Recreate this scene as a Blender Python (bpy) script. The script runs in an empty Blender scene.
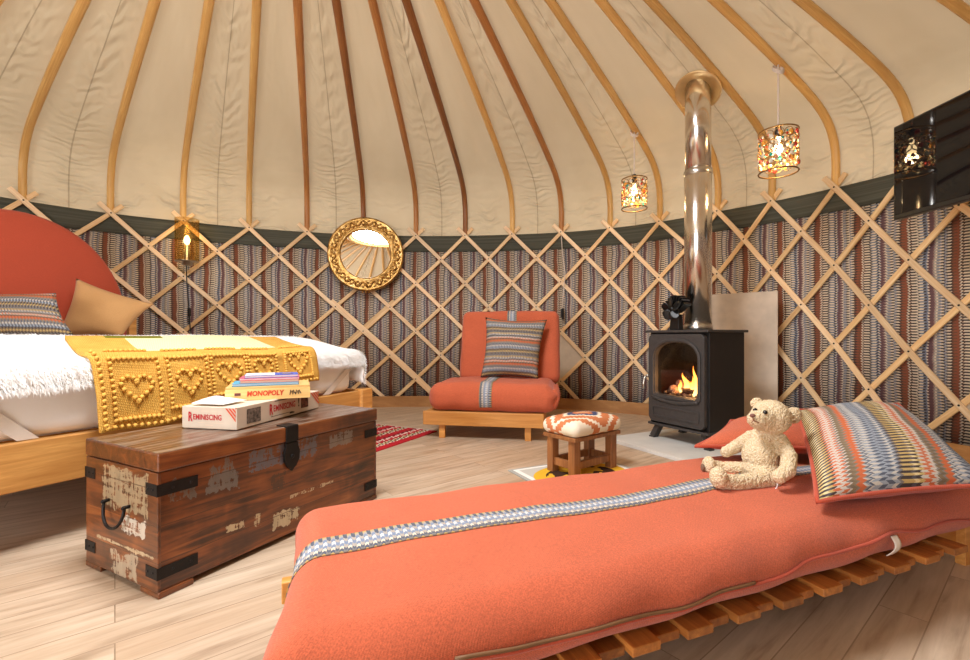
import bpy, bmesh, math, random
import numpy as np
from mathutils import Vector, Matrix, noise
random.seed(7)
PI = math.pi
SC = bpy.context.scene
COL = SC.collection
CAM_H = 0.70

# ------------------------------------------------------------------ basics
def lin(c):
    return tuple(((x/255)/12.92 if x/255 <= .04045 else ((x/255+.055)/1.055)**2.4) for x in c) + (1.0,)

class MB:
    """collects geometry for ONE mesh object"""
    def __init__(s): s.v=[]; s.f=[]; s.uv={}; s.mi=[]
    def add(s, vs, fs, uvs=None, mi=0):
        o=len(s.v); s.v+= [tuple(p) for p in vs]
        for i,f in enumerate(fs):
            if uvs is not None: s.uv[len(s.f)]=[uvs[j] for j in f]
            s.f.append([j+o for j in f]); s.mi.append(mi)
        return s
    def box(s, c, d, rz=0, M=None, mi=0, taper=1.0):
        x,y,z=[q/2 for q in d]
        pts=[(-x,-y,-z),(x,-y,-z),(x,y,-z),(-x,y,-z),(-x*taper,-y*taper,z),(x*taper,-y*taper,z),(x*taper,y*taper,z),(-x*taper,y*taper,z)]
        R=Matrix.Translation(c)@(M.to_4x4() if M else Matrix.Rotation(rz,4,'Z'))
        return s.add([R@Vector(p) for p in pts],[(0,3,2,1),(4,5,6,7),(0,1,5,4),(1,2,6,5),(2,3,7,6),(3,0,4,7)],mi=mi)
    def bar(s,p0,p1,w,h,up=(0,0,1),mi=0):
        p0=Vector(p0);p1=Vector(p1);a=(p1-p0); L=a.length; a.normalize()
        b=Vector(up).cross(a)
        if b.length<1e-5: b=Vector((1,0,0)).cross(a)
        b.normalize(); c=a.cross(b)
        M=Matrix((a,b,c)).transposed()
        return s.box((p0+p1)/2,(L,w,h),M=M,mi=mi)
    def tube(s,pts,r,n=8,mi=0,closed=False,flat=1.0,up=None,cap=True):
        pts=[Vector(p) for p in pts]; m=len(pts); rs=r if hasattr(r,'__len__') else [r]*m
        rings=[];uvs=[];L=0;prev=None
        for i,p in enumerate(pts):
            if closed: t=pts[(i+1)%m]-pts[i-1]
            else: t=pts[min(i+1,m-1)]-pts[max(i-1,0)]
            t.normalize()
            if up is not None: nrm=Vector(up[i] if isinstance(up,list) else up)
            elif prev is None: nrm=Vector((0,0,1)) if abs(t.z)<.9 else Vector((1,0,0))
            else: nrm=prev
            nrm=(nrm-t*nrm.dot(t)); nrm.normalize(); prev=nrm
            b=t.cross(nrm)
            if i: L+=(p-pts[i-1]).length
            for k in range(n):
                a=2*PI*(k+.5)/n
                rings.append(p+(nrm*math.cos(a)*flat+b*math.sin(a))*rs[i]); uvs.append((L,k/n))
        fs=[]
        for i in range(m if closed else m-1):
            j=(i+1)%m
            for k in range(n): fs.append((i*n+k,i*n+(k+1)%n,j*n+(k+1)%n,j*n+k))
        if not closed and cap:
            fs.append(tuple(range(n-1,-1,-1))); fs.append(tuple(range((m-1)*n,m*n)))
        return s.add(rings,fs,uvs,mi)
    def lathe(s,prof,n=32,M=None,mi=0,closed=False):
        M=M or Matrix(); vs=[];fs=[];m=len(prof);uvs=[]
        for i,(r,z) in enumerate(prof):
            for k in range(n):
                a=2*PI*k/n; vs.append(M@Vector((r*math.cos(a),r*math.sin(a),z))); uvs.append((k/n,z))
        for i in range(m if closed else m-1):
            j=(i+1)%m
            for k in range(n): fs.append((i*n+k,i*n+(k+1)%n,j*n+(k+1)%n,j*n+k))
        if not closed:
            if prof[0][0]>1e-6: fs.append(tuple(range(n-1,-1,-1)))
            if prof[-1][0]>1e-6: fs.append(tuple(range((m-1)*n,m*n)))
        return s.add(vs,fs,uvs,mi)
    def ball(s,c,r,nu=8,nv=6,M=None,mi=0):
        r=r if hasattr(r,'__len__') else (r,r,r); vs=[];fs=[]
        R=M or Matrix.Identity(3); c=Vector(c)
        for i in range(nv+1):
            t=PI*i/nv
            for k in range(nu):
                a=2*PI*k/nu
                vs.append(c+R@Vector((r[0]*math.sin(t)*math.cos(a),r[1]*math.sin(t)*math.sin(a),r[2]*math.cos(t))))
        for i in range(nv):
            for k in range(nu): fs.append((i*nu+k,(i+1)*nu+k,(i+1)*nu+(k+1)%nu,i*nu+(k+1)%nu))
        return s.add(vs,fs,None,mi)
    def grid(s,fn,nu,nv,uvfn=None,mi=0,closed_u=False):
        vs=[];uv=[];fs=[]
        for j in range(nv+1):
            for i in range(nu+1):
                a=i/nu;b=j/nv; vs.append(fn(a,b)); uv.append(uvfn(a,b) if uvfn else (a,b))
        w=nu+1
        for j in range(nv):
            for i in range(nu): fs.append((j*w+i,j*w+i+1,(j+1)*w+i+1,(j+1)*w+i))
        return s.add(vs,fs,uv,mi)
    def prism(s,poly,y0,y1,M=None,mi=0):
        """polygon in local xz, extruded along y"""
        M=M or Matrix(); n=len(poly)
        vs=[M@Vector((x,y0,z)) for x,z in poly]+[M@Vector((x,y1,z)) for x,z in poly]
        fs=[tuple(range(n)),tuple(range(2*n-1,n-1,-1))]+[(i,i+n,(i+1)%n+n,(i+1)%n) for i in range(n)]
        return s.add(vs,fs,mi=mi)
    def build(s,name,mat,parent=None,smooth=False,bevel=0,seg=2,merge=False,solid=0,subd=0,kind=None):
        me=bpy.data.meshes.new(name)
        me.from_pydata(s.v,[],s.f); 
        if s.uv:
            l=me.uv_layers.new(name='UVMap')
            for p in me.polygons:
                u=s.uv.get(p.index)
                if u:
                    for q,li in enumerate(p.loop_indices): l.data[li].uv=u[q]
        mats=mat if isinstance(mat,list) else [mat]
        for m in mats: me.materials.append(m)
        for p,i in zip(me.polygons,s.mi): p.material_index=i; p.use_smooth=smooth
        bm=bmesh.new(); bm.from_mesh(me)
        if merge: bmesh.ops.remove_doubles(bm,verts=bm.verts,dist=1e-5)
        bmesh.ops.recalc_face_normals(bm,faces=bm.faces); bm.to_mesh(me); bm.free()
        o=bpy.data.objects.new(name,me); COL.objects.link(o)
        if parent is not None: o.parent=parent
        if solid:
            m=o.modifiers.new('solid','SOLIDIFY'); m.thickness=solid; m.offset=-1
        if bevel:
            m=o.modifiers.new('bevel','BEVEL'); m.width=bevel; m.segments=seg; m.limit_method='ANGLE'; m.angle_limit=.6
        if subd:
            m=o.modifiers.new('sub','SUBSURF'); m.levels=subd; m.render_levels=subd
        if kind: o['kind']=kind
        return o

def thing(name,label,cat,loc=(0,0,0),rz=0,group=None):
    o=bpy.data.objects.new(name,None); COL.objects.link(o); o.empty_display_size=.1
    o.location=loc; o.rotation_euler=(0,0,rz); o['label']=label; o['category']=cat
    if group: o['group']=group
    return o
def tag(o,label,cat,group=None,loc=None,rz=0):
    o['label']=label; o['category']=cat
    if group: o['group']=group
    if loc is not None: o.location=loc; o.rotation_euler=(0,0,rz)
    return o
def struct(o): o['kind']='structure'; return o

# ------------------------------------------------------------------ materials
class NT:
    def __init__(s,name,rough=.5,metal=0,spec=.5):
        s.m=bpy.data.materials.new(name); s.m.use_nodes=True; s.t=s.m.node_tree; s.b=s.t.nodes['Principled BSDF']
        s.b.inputs['Roughness'].default_value=rough; s.b.inputs['Metallic'].default_value=metal
        s.b.inputs['Specular IOR Level'].default_value=spec
    def n(s,t,**k):
        q=s.t.nodes.new(t)
        for a,b in k.items(): setattr(q,a,b)
        return q
    def put(s,sock,v):
        if hasattr(v,'is_output') : s.t.links.new(v,sock)
        else: sock.default_value=v
    def m_(s,op,a,b=0.0,c=0.0):
        q=s.n('ShaderNodeMath',operation=op)
        s.put(q.inputs[0],a); s.put(q.inputs[1],b); s.put(q.inputs[2],c)
        return q.outputs[0]
    def coord(s,kind='Object'): return s.n('ShaderNodeTexCoord').outputs[kind]
    def map(s,v,scale=(1,1,1),loc=(0,0,0),rot=(0,0,0)):
        q=s.n('ShaderNodeMapping'); s.put(q.inputs['Vector'],v)
        q.inputs['Scale'].default_value=scale; q.inputs['Location'].default_value=loc; q.inputs['Rotation'].default_value=rot
        return q.outputs[0]
    def noise(s,v,scale=5,detail=4,rough=.55,dist=0):
        q=s.n('ShaderNodeTexNoise'); s.put(q.inputs['Vector'],v)
        q.inputs['Scale'].default_value=scale; q.inputs['Detail'].default_value=detail; q.inputs['Roughness'].default_value=rough; q.inputs['Distortion'].default_value=dist
        return q.outputs['Fac']
    def ramp(s,f,stops,interp='LINEAR'):
        q=s.n('ShaderNodeValToRGB'); q.color_ramp.interpolation=interp; e=q.color_ramp.elements
        while len(e)<len(stops): e.new(.5)
        for i,(p,c) in enumerate(stops):
            e[i].position=p; e[i].color=c if len(c)==4 else c+(1,)
        s.put(q.inputs[0],f); return q.outputs[0]
    def mix(s,f,a,b,blend='MIX'):
        q=s.n('ShaderNodeMix',data_type='RGBA',blend_type=blend)
        s.put(q.inputs[0],f); s.put(q.inputs[6],a); s.put(q.inputs[7],b); return q.outputs[2]
    def sep(s,v):
        q=s.n('ShaderNodeSeparateXYZ'); s.put(q.inputs[0],v); return q.outputs
    def comb(s,x,y,z=0.0):
        q=s.n('ShaderNodeCombineXYZ'); s.put(q.inputs[0],x);s.put(q.inputs[1],y);s.put(q.inputs[2],z); return q.outputs[0]
    def color(s,c): s.put(s.b.inputs['Base Color'],c)
    def bump(s,h,strength=.3,dist=.01):
        q=s.n('ShaderNodeBump'); s.put(q.inputs['Height'],h); q.inputs['Strength'].default_value=strength; q.inputs['Distance'].default_value=dist
        s.t.links.new(q.outputs[0],s.b.inputs['Normal'])
    def tri(s,v,period):   # 0..1 triangle wave
        return s.m_('MULTIPLY',s.m_('PINGPONG',v,period/2),2/period)
    def rnd(s): return s.n('ShaderNodeObjectInfo').outputs['Random']

def plain(name,c,rough=.5,metal=0,spec=.5,var=.06,bump=0,bscale=60):
    n=NT(name,rough,metal,spec); f=n.noise(n.coord(),bscale*.3,3)
    a=lin(c); d=tuple(x*(1-var*2) for x in a[:3])+(1,); l=tuple(min(1,x*(1+var)) for x in a[:3])+(1,)
    n.color(n.ramp(f,[(.3,d),(.7,l)]))
    if bump: n.bump(n.noise(n.coord(),bscale,4),bump,.004)
    return n.m

def wood(name,c1,c2,axis=0,scale=1.0,rough=.45,uv=False,var=.25,knots=True):
    n=NT(name,rough)
    co=n.coord('UV') if uv else n.coord('Object')
    rn=n.rnd(); off=n.comb(n.m_('MULTIPLY',rn,13.0),n.m_('MULTIPLY',rn,7.0),n.m_('MULTIPLY',rn,5.0))
    va=n.n('ShaderNodeVectorMath',operation='ADD'); n.put(va.inputs[0],co); n.put(va.inputs[1],off)
    sc=[22*scale]*3; sc[axis]=1.6*scale
    if uv: sc=[2.0*scale,5*scale,1]
    p=n.map(va.outputs[0],tuple(sc))
    f=n.noise(p,1.6,6,.62,.6)
    g=n.noise(n.map(va.outputs[0],tuple(x*3.2 for x in sc)),1.5,3,.6)
    f=n.m_('ADD',n.m_('MULTIPLY',f,.75),n.m_('MULTIPLY',g,.25))
    col=n.ramp(f,[(.3,lin(c2)),(.52,lin(tuple((a+b)/2 for a,b in zip(c1,c2)))),(.68,lin(c1))])
    hs=n.n('ShaderNodeHueSaturation'); n.put(hs.inputs['Color'],col)
    n.put(hs.inputs['Value'],n.m_('ADD',1-var/2,n.m_('MULTIPLY',rn,var)))
    n.color(hs.outputs[0]); n.bump(f,.12,.003)
    return n.m

def weave(name,c,var=.1,rough=.9,freq=1300):
    n=NT(name,rough,0,.2); co=n.coord('Object')
    f=n.noise(co,7,3); g=n.noise(co,330,2,.7)
    a=lin(c)
    d=tuple(x*(1-var) for x in a[:3])+(1,)
    l=tuple(min(1,x*(1+var)) for x in a[:3])+(1,)
    n.color(n.ramp(n.m_('ADD',n.m_('MULTIPLY',f,.15),n.m_('MULTIPLY',g,.85)),[(.36,d),(.64,l)]))
    x,y,z=n.sep(co)
    w=n.m_('MULTIPLY',n.m_('SINE',n.m_('MULTIPLY',n.m_('ADD',x,n.m_('MULTIPLY',z,.7)),freq)),n.m_('SINE',n.m_('MULTIPLY',n.m_('ADD',y,n.m_('MULTIPLY',z,.7)),freq)))
    n.bump(n.m_('ADD',n.m_('MULTIPLY',w,.5),n.m_('MULTIPLY',f,1.4)),.28,.003)
    n.b.inputs['Sheen Weight'].default_value=.15
    return n.m

def stripes(name,period,bands,zz=.012,amp=.15,ladder=.5,rough=.9,swap=False,bump=.25):
    """woven cloth: bands = [(start, colour A, colour B)], A and B alternate along the stripe as small zigzags"""
    n=NT(name,rough,0,.2); uv=n.sep(n.coord('UV')); u,v=(uv[1],uv[0]) if swap else (uv[0],uv[1])
    uu=n.m_('DIVIDE',u,period); t=n.tri(v,zz)
    wob=n.m_('MULTIPLY',n.m_('SUBTRACT',n.noise(n.map(n.coord('UV'),(1,1,1)),6,3),.5),.14)
    uu=n.m_('ADD',uu,wob)
    z=n.m_('FRACT',n.m_('ADD',uu,n.m_('MULTIPLY',n.m_('SUBTRACT',t,.5),amp)))
    A=n.ramp(z,[(p,lin(a)) for p,a,b in bands],'CONSTANT'); B=n.ramp(z,[(p,lin(b)) for p,a,b in bands],'CONSTANT')
    m=n.m_('GREATER_THAN',n.tri(n.m_('ADD',v,n.m_('MULTIPLY',u,.02)),zz),ladder)
    c=n.mix(m,A,B)
    f=n.noise(n.coord('UV'),260,2)
    c=n.mix(n.m_('MULTIPLY',f,.35),c,lin((80,72,70)))
    n.color(c); n.bump(n.m_('ADD',t,n.m_('MULTIPLY',f,.6)),bump,.002)
    return n.m

M={}
M['honey']=wood('honey_wood',(240,200,128),(202,150,80),uv=True)
M['redwood']=wood('red_brown_wood',(206,148,86),(150,92,44),uv=True)
M['darkpole']=wood('dark_brown_wood',(184,122,66),(112,64,28),uv=True)
M['lath']=wood('pale_ash_wood',(252,228,190),(222,180,130),uv=True,var=.3)
M['lathback']=wood('pale_ash_wood_aged',(246,216,166),(212,166,108),uv=True,var=.3)
M['oak']=wood('oak_wood',(228,172,98),(178,118,56),0,1.0)
M['skirt']=wood('skirting_wood',(196,146,88),(150,100,52),uv=True)
M['pine']=wood('pine_wood',(226,166,88),(186,118,48),0,1.0)
M['slat']=wood('slat_wood',(196,128,58),(120,66,24),1,.9,var=.5)
M['stoolwood']=wood('stool_wood',(176,118,68),(112,66,34),2,1.2)
M['orange']=weave('terracotta_weave',(190,94,63),.22)
M['orangeplain']=weave('terracotta_cotton',(182,78,54),.08)
M['tan']=weave('tan_cotton',(196,150,98),.05)
M['white']=plain('white_cotton',(247,244,242),.8,0,.2,.02,.15,25)
M['elastic']=plain('ivory_elastic',(222,210,198),.8,0,.2,.03)
M['fur']=plain('white_fur',(253,252,250),.75,0,.15,.02)
M['iron']=plain('black_iron',(40,37,36),.5,.6,.4,.15,.2,50)
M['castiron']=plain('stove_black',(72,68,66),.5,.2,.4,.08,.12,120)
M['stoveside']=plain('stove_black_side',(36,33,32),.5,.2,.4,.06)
M['steel']=plain('polished_steel',(226,220,212),.2,1,.5,.02)
M['brushed']=plain('brushed_steel',(205,200,192),.28,1,.5,.03)
M['brass']=plain('brass',(226,186,100),.25,1,.5,.08)
M['bronze']=plain('bronze_wire',(150,116,72),.4,.8,.5,.1)
M['black']=plain('black_plastic',(18,18,19),.35,0,.5,.05)
M['concrete']=plain('pale_concrete',(212,196,178),.85,0,.2,.08,.25,25)
M['slab']=plain('pale_stone',(218,216,210),.6,0,.4,.05,.15,20)
M['card']=plain('beige_board',(205,188,165),.8,0,.2,.04)
M['paper']=plain('white_paper',(242,240,238),.6,0,.3,.02)
M['fluff']=plain('bobble_yarn',(230,180,88),.9,0,.1,.08,.3,200)

# floor
n=NT('oak_laminate',.42); co=n.coord('Object'); ang=math.atan2(1,1.24)
p=n.map(co,rot=(0,0,-ang)); br=n.n('ShaderNodeTexBrick',offset=.37,offset_frequency=2,squash=1)
n.put(br.inputs['Vector'],p)
for k,v in dict(Color1=(0,0,0,1),Color2=(1,1,1,1),Mortar=(.5,.5,.5,1)).items(): br.inputs[k].default_value=v
br.inputs['Scale'].default_value=1; br.inputs['Mortar Size'].default_value=.0014; br.inputs['Brick Width'].default_value=.95; br.inputs['Row Height'].default_value=.096
rid=n.m_('MULTIPLY',n.sep(br.outputs['Color'])[0],1.0)
gp=n.n('ShaderNodeVectorMath',operation='ADD'); n.put(gp.inputs[0],p); n.put(gp.inputs[1],n.comb(n.m_('MULTIPLY',rid,3.7),n.m_('MULTIPLY',rid,9.1),0.0))
g=n.noise(n.map(gp.outputs[0],(2.2,24,1)),1.4,7,.62,.5); g2=n.noise(n.map(gp.outputs[0],(1.1,5,1)),2.2,3,.5,.8)
f=n.m_('ADD',n.m_('MULTIPLY',g,.6),n.m_('MULTIPLY',g2,.4))
c=n.ramp(f,[(.33,lin((148,124,100))),(.47,lin((186,163,138))),(.6,lin((204,182,157))),(.75,lin((216,196,172)))])
c=n.mix(n.m_('MULTIPLY',rid,.35),c,lin((176,142,108)))
c=n.mix(n.m_('MULTIPLY',br.outputs['Fac'],.6),c,lin((110,84,60)))
n.color(c); n.bump(n.m_('SUBTRACT',n.m_('MULTIPLY',g,.3),br.outputs['Fac']),.15,.002); M['floor']=n.m

# canvas of the roof: u = pole index, v = metres up the profile
n=NT('cream_canvas',.85,0,.2); uv=n.coord('UV'); U=n.sep(uv)
f=n.noise(uv,1.2,3); fine=n.noise(n.map(uv,(300,300,1)),1,2)
c=n.ramp(n.m_('ADD',n.m_('MULTIPLY',f,.8),n.m_('MULTIPLY',fine,.2)),[(.3,lin((190,170,138))),(.7,lin((205,186,154)))])
seam=n.m_('LESS_THAN',n.m_('ABSOLUTE',n.m_('SUBTRACT',n.m_('FRACT',n.m_('MULTIPLY',n.m_('ADD',U[0],1.55),.5)),.03)),.0045)
c=n.mix(n.m_('MULTIPLY',seam,.45),c,lin((120,98,70))); n.color(c)
du=n.m_('SUBTRACT',n.m_('FRACT',n.m_('ADD',n.m_('MULTIPLY',n.m_('ADD',U[0],1.55),.5),.47)),.5)
nz1=n.noise(n.map(uv,(2.2,3.5,1)),1.0,2,.5)
pk=n.m_('SINE',n.m_('ADD',n.m_('MULTIPLY',U[1],58.0),n.m_('ADD',n.m_('MULTIPLY',nz1,22.0),n.m_('MULTIPLY',n.m_('ABSOLUTE',du),-22.0))))
near=n.ramp(n.m_('ABSOLUTE',du),[(.0,(1,1,1,1)),(.16,(.35,.35,.35,1)),(.26,(0,0,0,1))])
wr=n.m_('SINE',n.m_('ADD',n.m_('MULTIPLY',U[1],42.0),n.m_('MULTIPLY',n.noise(n.map(uv,(1.7,2.0,1),(5,0,0)),1.0,2,.5),30.0)))
msk=n.ramp(n.noise(n.map(uv,(1.1,2.2,1),(3,1,0)),1.3,2),[(.47,(0,0,0,1)),(.66,(1,1,1,1))])
low=n.ramp(U[1],[(.03,(.1,.1,.1,1)),(.10,(1,1,1,1)),(.5,(.85,.85,.85,1)),(.85,(.12,.12,.12,1)),(1,(.05,.05,.05,1))])
amp_=n.noise(n.map(uv,(1.3,2.5,1),(9,4,0)),1.5,2)
h=n.m_('ADD',n.m_('MULTIPLY',n.m_('MULTIPLY',wr,n.sep(msk)[0]),n.m_('MULTIPLY',n.sep(low)[0],.55)),n.m_('MULTIPLY',n.m_('MULTIPLY',pk,n.sep(near)[0]),n.m_('MULTIPLY',amp_,.55)))
h=n.m_('ADD',h,n.m_('ADD',n.m_('MULTIPLY',f,1.0),n.m_('MULTIPLY',seam,-.5)))
n.bump(h,.8,.028)
tl=n.n('ShaderNodeBsdfTranslucent'); n.put(tl.inputs['Color'],c); ms=n.n('ShaderNodeMixShader'); ms.inputs[0].default_value=.13
n.t.links.new(n.b.outputs[0],ms.inputs[1]); n.t.links.new(tl.outputs[0],ms.inputs[2]); n.t.links.new(ms.outputs[0],n.t.nodes['Material Output'].inputs[0]); M['canvas']=n.m

n=NT('olive_band',.8,0,.2); uv=n.coord('UV')
f=n.noise(n.map(uv,(.8,60,1)),1,4); n.color(n.ramp(f,[(.3,lin((68,68,58))),(.7,lin((92,92,80)))])); n.bump(f,.4,.006); M['band']=n.m

RU,PL,BG,CR,LG,DK,BR=(152,84,58),(112,80,82),(124,132,148),(232,214,186),(178,168,156),(70,60,60),(118,78,56)
M['wallcloth']=stripes('striped_wall_cloth',.235,[(0,RU,BR),(.08,BR,RU),(.12,CR,LG),(.155,BR,DK),(.18,CR,DK),(.31,DK,LG),(.34,BG,CR),(.44,BG,DK),(.50,CR,BG),(.535,PL,(104,76,80)),(.61,(168,140,130),PL),(.65,CR,LG),(.685,BG,LG),(.76,DK,CR),(.83,LG,BG),(.88,CR,DK),(.95,BR,DK)],zz=.017,amp=.045)
OR,SL,YE,GR=(206,112,70),(90,97,112),(206,176,112),(138,132,126)
WH,LB,KH=(208,200,188),(158,166,176),(138,118,90)
CB=[(0,DK,YE),(.07,(88,84,90),(236,214,160)),(.12,DK,YE),(.17,WH,OR),(.25,OR,WH),(.31,WH,GR),(.34,KH,(120,104,84)),(.40,GR,KH),(.43,OR,(206,104,62)),(.51,GR,WH),(.54,SL,LB),(.57,WH,SL),(.60,LB,WH),(.68,SL,LB),(.76,LB,SL),(.84,WH,LB),(.90,SL,GR),(.94,DK,YE)]
M['cush_big']=stripes('striped_cushion_cloth',.27,CB,zz=.0125,amp=.055,bump=.12)
CM=[(0,DK,GR),(.06,YE,KH),(.12,DK,KH),(.2,LB,SL),(.30,WH,GR),(.36,SL,GR),(.44,GR,KH),(.5,OR,(180,96,62)),(.58,KH,DK),(.64,OR,WH),(.71,GR,DK),(.78,SL,WH),(.84,KH,YE),(.9,GR,SL),(.95,DK,GR)]
M['cush_mid']=stripes('striped_cushion_cloth_fine',.17,CM,zz=.012,amp=.05,swap=True,bump=.15)
M['ribbon']=stripes('woven_ribbon',.075,[(0,SL,GR),(.14,CR,SL),(.26,(128,142,166),LG),(.42,(214,212,208),(128,142,166)),(.6,(128,142,166),LG),(.76,LG,SL),(.88,YE,SL)],zz=.016,amp=.14,swap=True)

def light(name,loc,energy,color,parent,r=.03):
    l=bpy.data.lights.new(name,'POINT'); l.energy=energy; l.color=color; l.shadow_soft_size=r
    o=bpy.data.objects.new(name,l); COL.objects.link(o); o.parent=parent; o.location=loc; return o

# ------------------------------------------------------------------ yurt shape
CX,CY=-.58,1.27
TH=[-53.2,-45,-36.9,-28.3,-19.8,-10.8,-1.9,6.6,14.6,22.6,30.2,37.5,45.4,51.7,58.2,64.7]
RR=[3.54,3.50,3.42,3.385,3.345,3.33,3.322,3.333,3.365,3.425,3.46,3.465,3.44,3.455,3.462,3.46]
DD=[.485,.485,.482,.48,.478,.476,.476,.476,.477,.479,.483,.490,.502,.513,.525,.546]
NP=47
for k in range(16,NP+1):
    t=(k-15)/(NP-15); TH.append(64.7+t*(306.8-64.7)); RR.append(3.46+t*.08)
    DD.append(.558 if k<30 else .50)
DD[NP]=.485
def interp(T,k,cyc=0):
    q=math.floor(k/NP); k-=q*NP; i=int(k); f=k-i
    g=lambda j: T[j%NP]+(cyc*(j//NP))
    p0,p1,p2,p3=g(i-1),g(i),g(i+1),g(i+2)
    return q*cyc+.5*((2*p1)+(-p0+p2)*f+(2*p0-5*p1+4*p2-p3)*f*f+(-p0+3*p1-3*p2+p3)*f**3)
def th(k): return math.radians(interp(TH,k,360))
def rad(k): return interp(RR,k)
def W(k,r,h):      # r in metres from yurt axis, h metres above floor
    a=th(k); return Vector((CX+r*math.sin(a),CY+r*math.cos(a),h))
def wallp(k,off,h): return W(k,rad(k)+off,h)
PROF=[(1.0,1.70),(1.003,1.80),(1.002,1.92),(.992,2.02),(.97,2.11),(.93,2.185),(.87,2.245),(.78,2.315),(.66,2.395),(.52,2.475),(.38,2.55),(.16,2.655)]
def prof(t):       # t 0..1 along
    x=t*(len(PROF)-1); i=min(int(x),len(PROF)-2); f=x-i
    g=lambda j: PROF[max(0,min(len(PROF)-1,j))]
    out=[]
    for c in (0,1):
        p0,p1,p2,p3=g(i-1)[c],g(i)[c],g(i+1)[c],g(i+2)[c]
        out.append(.5*((2*p1)+(-p0+p2)*f+(2*p0-5*p1+4*p2-p3)*f*f+(-p0+3*p1-3*p2+p3)*f**3))
    return out
def plen(t): return t*2.9

# floor
mb=MB(); mb.lathe([(0,-.03),(3.75,-.03),(3.75,0),(0,0)],64,Matrix.Translation((CX,CY,0)))
struct(mb.build('floor',M['floor']))
# wall cloth (a gap added for the fill light lies behind the viewer)
DK0,DK1=32.2,37.0
def wallgrid(name,mat,off,h0,h1,k0,k1,nk,nh=1):
    mb=MB(); L=[0]
    for i in range(nk):
        a=wallp(k0+(k1-k0)*i/nk,off,0); b=wallp(k0+(k1-k0)*(i+1)/nk,off,0); L.append(L[-1]+(b-a).length)
    mb.grid(lambda a,b: wallp(k0+(k1-k0)*a,off,h0+(h1-h0)*b),nk,nh,lambda a,b:(L[int(round(a*nk))],h0+(h1-h0)*b))
    return mb.build(name,mat,None,True,solid=.006)
struct(wallgrid('wall_back',M['wallcloth'],.032,.0,1.60,DK1-NP,DK0,240))
struct(wallgrid('trim_1',M['band'],.026,1.545,1.705,DK1-NP,DK0,240,4))
o=wallgrid('baseboard_back',M['skirt'],-.050,0,.107,DK1-NP,DK0,240); struct(o)
for p_ in o.data.polygons: p_.use_smooth=False
# unseen door frame, added round the gap to go with the fill light
mb=MB()
for k in (DK0,34.6,DK1): mb.bar(wallp(k,0,0),wallp(k,0,1.7),.06,.06)
for h in (.03,1.67): mb.bar(wallp(DK0,0,h),wallp(DK1,0,h),.06,.06)
struct(mb.build('added_door_frame',M['oak']))
# canvas
mb=MB(); NU,NV=NP*12,96
def canv(a,b):
    k=a*NP; r,h=prof(b); f=k-math.floor(k)
    sag=math.sin(PI*f)**2
    out=.030-.010*sag
    d=b*11
    w=noise.noise(Vector((k*1.7,b*26,1.3)))*.010*min(1,b*8)*(1-b*.6)*sag
    return W(k,rad(k)*r+out*(1 if b<.5 else .6)+w*.6, h-.022+(.04 if b>.3 else .04*b/.3)+w*.6)
mb.grid(canv,NU,NV,lambda a,b:(a*NP,plen(b)))
kf=[]; ku={}; km=[]
for i_,f_ in enumerate(mb.f):       # opening where the flue leaves
    c_=sum((Vector(mb.v[j]) for j in f_),Vector())/len(f_)
    if (c_.x-1.385)**2+(c_.y-2.985)**2<.092**2 : continue
    ku[len(kf)]=mb.uv[i_]; kf.append(f_); km.append(0)
mb.f=kf; mb.uv=ku; mb.mi=km
struct(mb.build('ceiling',M['canvas'],None,True,merge=True))

# roof poles
ORD=['first','second','third','fourth','fifth','sixth','seventh','eighth','ninth','tenth','eleventh','twelfth']
DARK={4:'redwood',5:'darkpole',6:'redwood',7:'darkpole',9:'redwood'}
CN={'honey':'honey-coloured','redwood':'reddish-brown','darkpole':'dark brown'}
SPEC={5:'dark brown bent roof pole coming down behind the round gilt mirror',11:'honey-coloured bent roof pole carrying the smaller left bead lantern',
 14:'honey-coloured bent roof pole carrying the larger right bead lantern',12:'honey-coloured bent roof pole passing just left of the steel flue',
 13:'honey-coloured bent roof pole between the steel flue and the right lantern',15:'honey-coloured bent roof pole running down behind the black television',
 16:'honey-coloured bent roof pole crossing the top right corner of the picture',0:'honey-coloured bent roof pole leftmost, above the arched red headboard',
 2:'honey-coloured bent roof pole rising above the amber glass wall lamp',10:'honey-coloured bent roof pole first to the left of the smaller bead lantern'}
for k in range(NP):
    m=DARK.get(k,'honey')
    pts=[];ups=[]
    for i in range(34):
        t=i/33; r,h=prof(t); pts.append(W(k,rad(k)*r-.004,h-.0)); a=th(k); ups.append(Vector((-math.sin(a),-math.cos(a),-.6)))
    mb=MB(); mb.tube(pts,[.0255]*34,8,flat=.62,up=ups)
    o=mb.build('roof_pole',M[m],None,True)
    if k in SPEC: lb=SPEC[k]
    elif k<5: lb='%s bent roof pole, %s to the left of the round gilt mirror'%(CN[m],ORD[4-k])
    elif k<10: lb='%s bent roof pole, %s to the right of the round gilt mirror'%(CN[m],ORD[k-6])
    else: lb='honey-coloured roof pole behind the viewer, seen only as a reflection'
    tag(o,lb,'roof pole','bent wooden poles of the yurt roof')
# crown
t=thing('crown_wheel','round wooden crown ring overhead where the roof poles meet','crown',(CX,CY,2.66))
mb=MB(); mb.lathe([(.50,-.06),(.56,-.06),(.56,.04),(.50,.04)],48,closed=True); mb.build('ring',M['honey'],t,True)

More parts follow.
